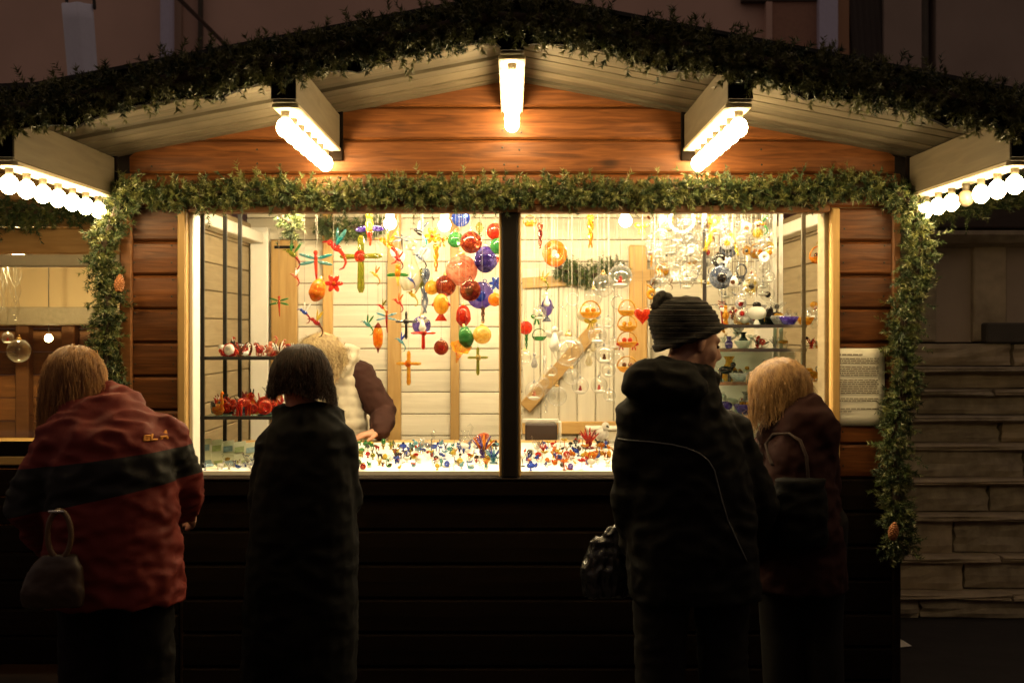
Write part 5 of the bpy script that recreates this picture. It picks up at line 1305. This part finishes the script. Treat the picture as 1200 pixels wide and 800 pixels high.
# knitted hat: turned up brim, slack crown leaning back, bobble
def knit():
    m, n, l, b = newmat('striped_knit'); tc = n.new('ShaderNodeTexCoord'); sx = n.new('ShaderNodeSeparateXYZ'); l.new(tc.outputs['Generated'], sx.inputs[0])
    nz = n.new('ShaderNodeTexNoise'); nz.inputs['Scale'].default_value = 8; l.new(tc.outputs['Generated'], nz.inputs['Vector'])
    wv = n.new('ShaderNodeTexWave'); wv.bands_direction = 'Z'; wv.inputs['Scale'].default_value = 1.55; wv.inputs['Distortion'].default_value = 3.5; wv.inputs['Detail Scale'].default_value = 3.; l.new(tc.outputs['Generated'], wv.inputs['Vector'])
    cr = n.new('ShaderNodeValToRGB'); cr.color_ramp.elements[0].position = .80; cr.color_ramp.elements[1].position = .95; cr.color_ramp.elements[0].color = (.013, .011, .009, 1); cr.color_ramp.elements[1].color = (.026, .019, .014, 1)
    l.new(wv.outputs['Fac'], cr.inputs[0]); l.new(cr.outputs[0], b.inputs['Base Color']); b.inputs['Roughness'].default_value = .95; b.inputs['Sheen Weight'].default_value = .0
    w2 = n.new('ShaderNodeTexWave'); w2.bands_direction = 'Z'; w2.inputs['Scale'].default_value = 11; l.new(tc.outputs['Generated'], w2.inputs['Vector']); bp = n.new('ShaderNodeBump'); bp.inputs['Strength'].default_value = .6; bp.inputs['Distance'].default_value = .004; l.new(w2.outputs[0], bp.inputs['Height']); l.new(bp.outputs[0], b.inputs['Normal']); return m
KN = knit()
g = G(); up = nrm((-.30, -.05, .95)); Rk = frame((.9, .38, .30), (0, 0, 1)); Rk = np.stack([nrm(np.cross(Rk[:, 1], up)), Rk[:, 1], np.cross(nrm(np.cross(Rk[:, 1], up)), Rk[:, 1])], 1)
bc_ = P(807, 396, Y + .03)
rings = []
for t, ra, rb, sh in ((-.008, .088, .112, 0), (.0, .094, .118, 0), (.012, .098, .121, 0), (.05, .100, .121, -.002), (.09, .094, .112, -.008), (.122, .078, .090, -.018), (.142, .052, .060, -.026), (.150, .02, .024, -.03)):
    rings.append(ring((0, sh, t), ra, rb, 0, 26, pw=2.1) @ Rk.T + bc_)
g.loft(rings); g.tube([ring((0, 0, .004), .098, .120, 0, 28, pw=2.1)[i % 28] @ Rk.T + bc_ for i in range(29)], .013, 8)
link('knitted_hat', fuse(g, 'knitted_hat', KN, .0065, 3, lambda p: .0025 * math.sin(p[2] * 420) + .004 * mnoise.noise(Vector(p * 22)), off=gr), root)
pm = P(777, 353, Y + .0); g = G().ell(pm, (.036, .034, .036), None, 14, 10).ell(P(772, 359, Y), (.026, .03, .024), None, 12, 8)
link('bobble', fuse(g, 'bobble', KN, .005, 2, lambda p: .007 * mnoise.noise(Vector(p * 55)), off=gr), root)
# crumpled bag in his left hand
bgc = P(712, 652, Y + .2)
cb = thing('carrier_bag', 'dark crumpled shopping bag with glossy creases hanging beside the man', 'bag', tuple(bgc))
g = G().loft([ring(bgc + np.array((0, 0, -.14)), .085, .05), ring(bgc + np.array((.0, 0, -.05)), .095, .055), ring(bgc + np.array((.01, 0, .06)), .07, .03), ring(bgc + np.array((.06, 0, .12)), .03, .02)])
link('bag_body', fuse(g, 'bag_body', plain('dark_glossy_plastic', (.012, .012, .013), .25, var=.4, scale=18), .008, 2, folds(.016, (20, 20, 9), 4., .7), off=bgc), cb)
part('handle', G().tube([bgc + np.array((.03, 0, .10)), bgc + np.array((.09, -.02, .17)), J['wrl'] + (0, .03, -.07)], .006, 6), plain('dark_glossy_plastic', (.03, .03, .032), .18), cb, True, off=bgc)

# ------------------------------------------------------------------ 4. fair haired woman bending to the right shelves
Y = -.42
J = stand(938, Y, .15, .90, lean=(.02, 0), yaw=-.2)
J['neck'] = P(928, 492, Y - .01); J['shl'] = P(912, 510, Y + .04); J['shr'] = P(958, 500, Y - .06); J['ell'] = P(900, 555, Y + .14); J['wrl'] = P(896, 520, Y + .32); J['elr'] = P(962, 580, Y + .02); J['wrr'] = P(950, 610, Y + .22)
hc = P(913, 466, Y + .06); Rh = frame((-.55, .70, -.45), nrm((-.1, .3, 1)))
root, gr = base_person('fair haired woman in a dark wine jacket bending beside the right window frame', (P(950, 0, Y)[0], Y, 0), J, Rh, hc, {'l': ((.1, .8, .4), (.7, 0, -.6), (0, 0, 1), .6), 'r': ((-.3, .9, 0), (-.7, 0, -.6), (0, 0, 1), .8)})
JW = cloth('dark_wine_cloth', (.020, .0055, .005), .8)
g = G(); torso(g, [(468, 930, 966, .06, -.02), (480, 918, 970, .10, -.02), (498, 906, 972, .125, 0), (525, 900, 973, .14, 0), (570, 895, 980, .155, 0), (620, 888, 988, .165, 0), (690, 884, 994, .17, 0)], -.2, Y)
g.tube([P(905, 497, Y + .06), P(925, 486, Y - .02), P(955, 474, Y - .04)], [.045, .05, .045], 12)
arm(g, J['shl'], J['ell'], J['wrl'], (.078, .07, .052)); arm(g, J['shr'], J['elr'], J['wrr'], (.078, .072, .055))
jw = link('jacket', fuse(g, 'jacket', JW, .0105, 5, folds(.016, (7, 7, 10), 5.), off=gr), root)
st_ = press([P(a, b, Y) for a, b in ((900, 540), (898, 520), (905, 508), (917, 505), (928, 512), (934, 530), (936, 560))], jw.data, gr, out=.004)
g = G(); legs(g, J); link('trousers', fuse(g, 'trousers', JEANS, .012, 5, off=gr), root); shoes(root, gr, J, BOOT)
hair(root, gr, hc, Rh, BLOND2, lambda az: (.108 - .03 * math.cos(az)) * rng.uniform(.7, 1.15), n=3200, rad=(.100, .115, .108), messy=.004, lift=.03)
bkp = thing('shoulder_bag', 'dark shoulder bag with a brown strap on the back of the woman at right', 'bag', tuple(P(945, 570, Y - .18)))
bo_ = P(945, 570, Y - .18)
part('strap', G().tube(st_, .011, 7, flat=.5), plain('brown_strap', (.028, .013, .009), .8), bkp, True, off=bo_)
g = G().loft([ring(P(940, 640, Y - .17), .09, .05), ring(P(938, 600, Y - .17), .10, .06), ring(P(938, 560, Y - .15), .09, .05)])
link('bag_body', fuse(g, 'bag_body', BLACKW, .01, 4, folds(.012), off=bo_), bkp)

# ------------------------------------------------------------------ 5. stall keeper bending over the counter
Y = 1.22
J = stand(405, Y, .2, .93, toe=(-.2, -1))
J['neck'] = P(392, 432, Y - .10); J['shl'] = P(352, 440, Y - .04); J['shr'] = P(416, 437, Y - .03); J['elr'] = P(450, 484, Y - .06); J['wrr'] = P(443, 507, Y - .22); J['ell'] = P(345, 490, Y - .08); J['wrl'] = P(362, 505, Y - .22)
hc = P(375, 426, Y - .20); Rh = frame((-.62, -.55, -.55), nrm((-.3, -.45, .8)))
root, gr = base_person('fair haired stall keeper in a cream padded vest bending over the counter', (P(405, 0, Y)[0], Y, 0), J, Rh, hc, {'l': ((.1, -.8, -.1), (0, 0, -1), (.8, 0, 0), .5), 'r': ((-.85, -.35, -.10), (0, 0, -1), (-.35, -.8, 0), .5)})
VEST = cloth('cream_padded_cloth', (.52, .47, .36), .8); SLV = cloth('dark_brown_wool', (.030, .012, .009), .9)
g = G(); torso(g, [(404, 385, 414, .07, -.04), (418, 362, 421, .10, -.04), (440, 352, 422, .125, -.03), (470, 352, 426, .14, -.03), (500, 354, 431, .15, -.02), (520, 356, 431, .15, 0), (560, 358, 432, .14, .02)], 0, Y)
g.tube([P(372, 414, Y - .13), P(392, 408, Y + .0), P(414, 412, Y - .10), P(400, 436, Y - .17)], [.03, .035, .035, .03], 10)
link('vest', fuse(g, 'vest', VEST, .0095, 4, quilt(.009, .055, 6.), off=gr), root)
g = G(); arm(g, J['shr'] + (.012, 0, -.005), J['elr'], J['wrr'] + (.008, 0, .01), (.082, .068, .048)); arm(g, J['shl'], J['ell'], J['wrl'], (.07, .06, .046)); g.tube([J['shl'], J['shr']], .08, 12)
link('jumper', fuse(g, 'jumper', SLV, .0095, 4, folds(.012, (9, 9, 12), 2.), off=gr), root)
g = G(); legs(g, J); link('trousers', fuse(g, 'trousers', JEANS, .012, 5, off=gr), root); shoes(root, gr, J, BOOT)
hair(root, gr, hc, Rh, FAIR, lambda az: .085 + .03 * math.sin(3 * az), n=3000, rad=(.100, .112, .106), messy=.009, lift=.12, front=.75)
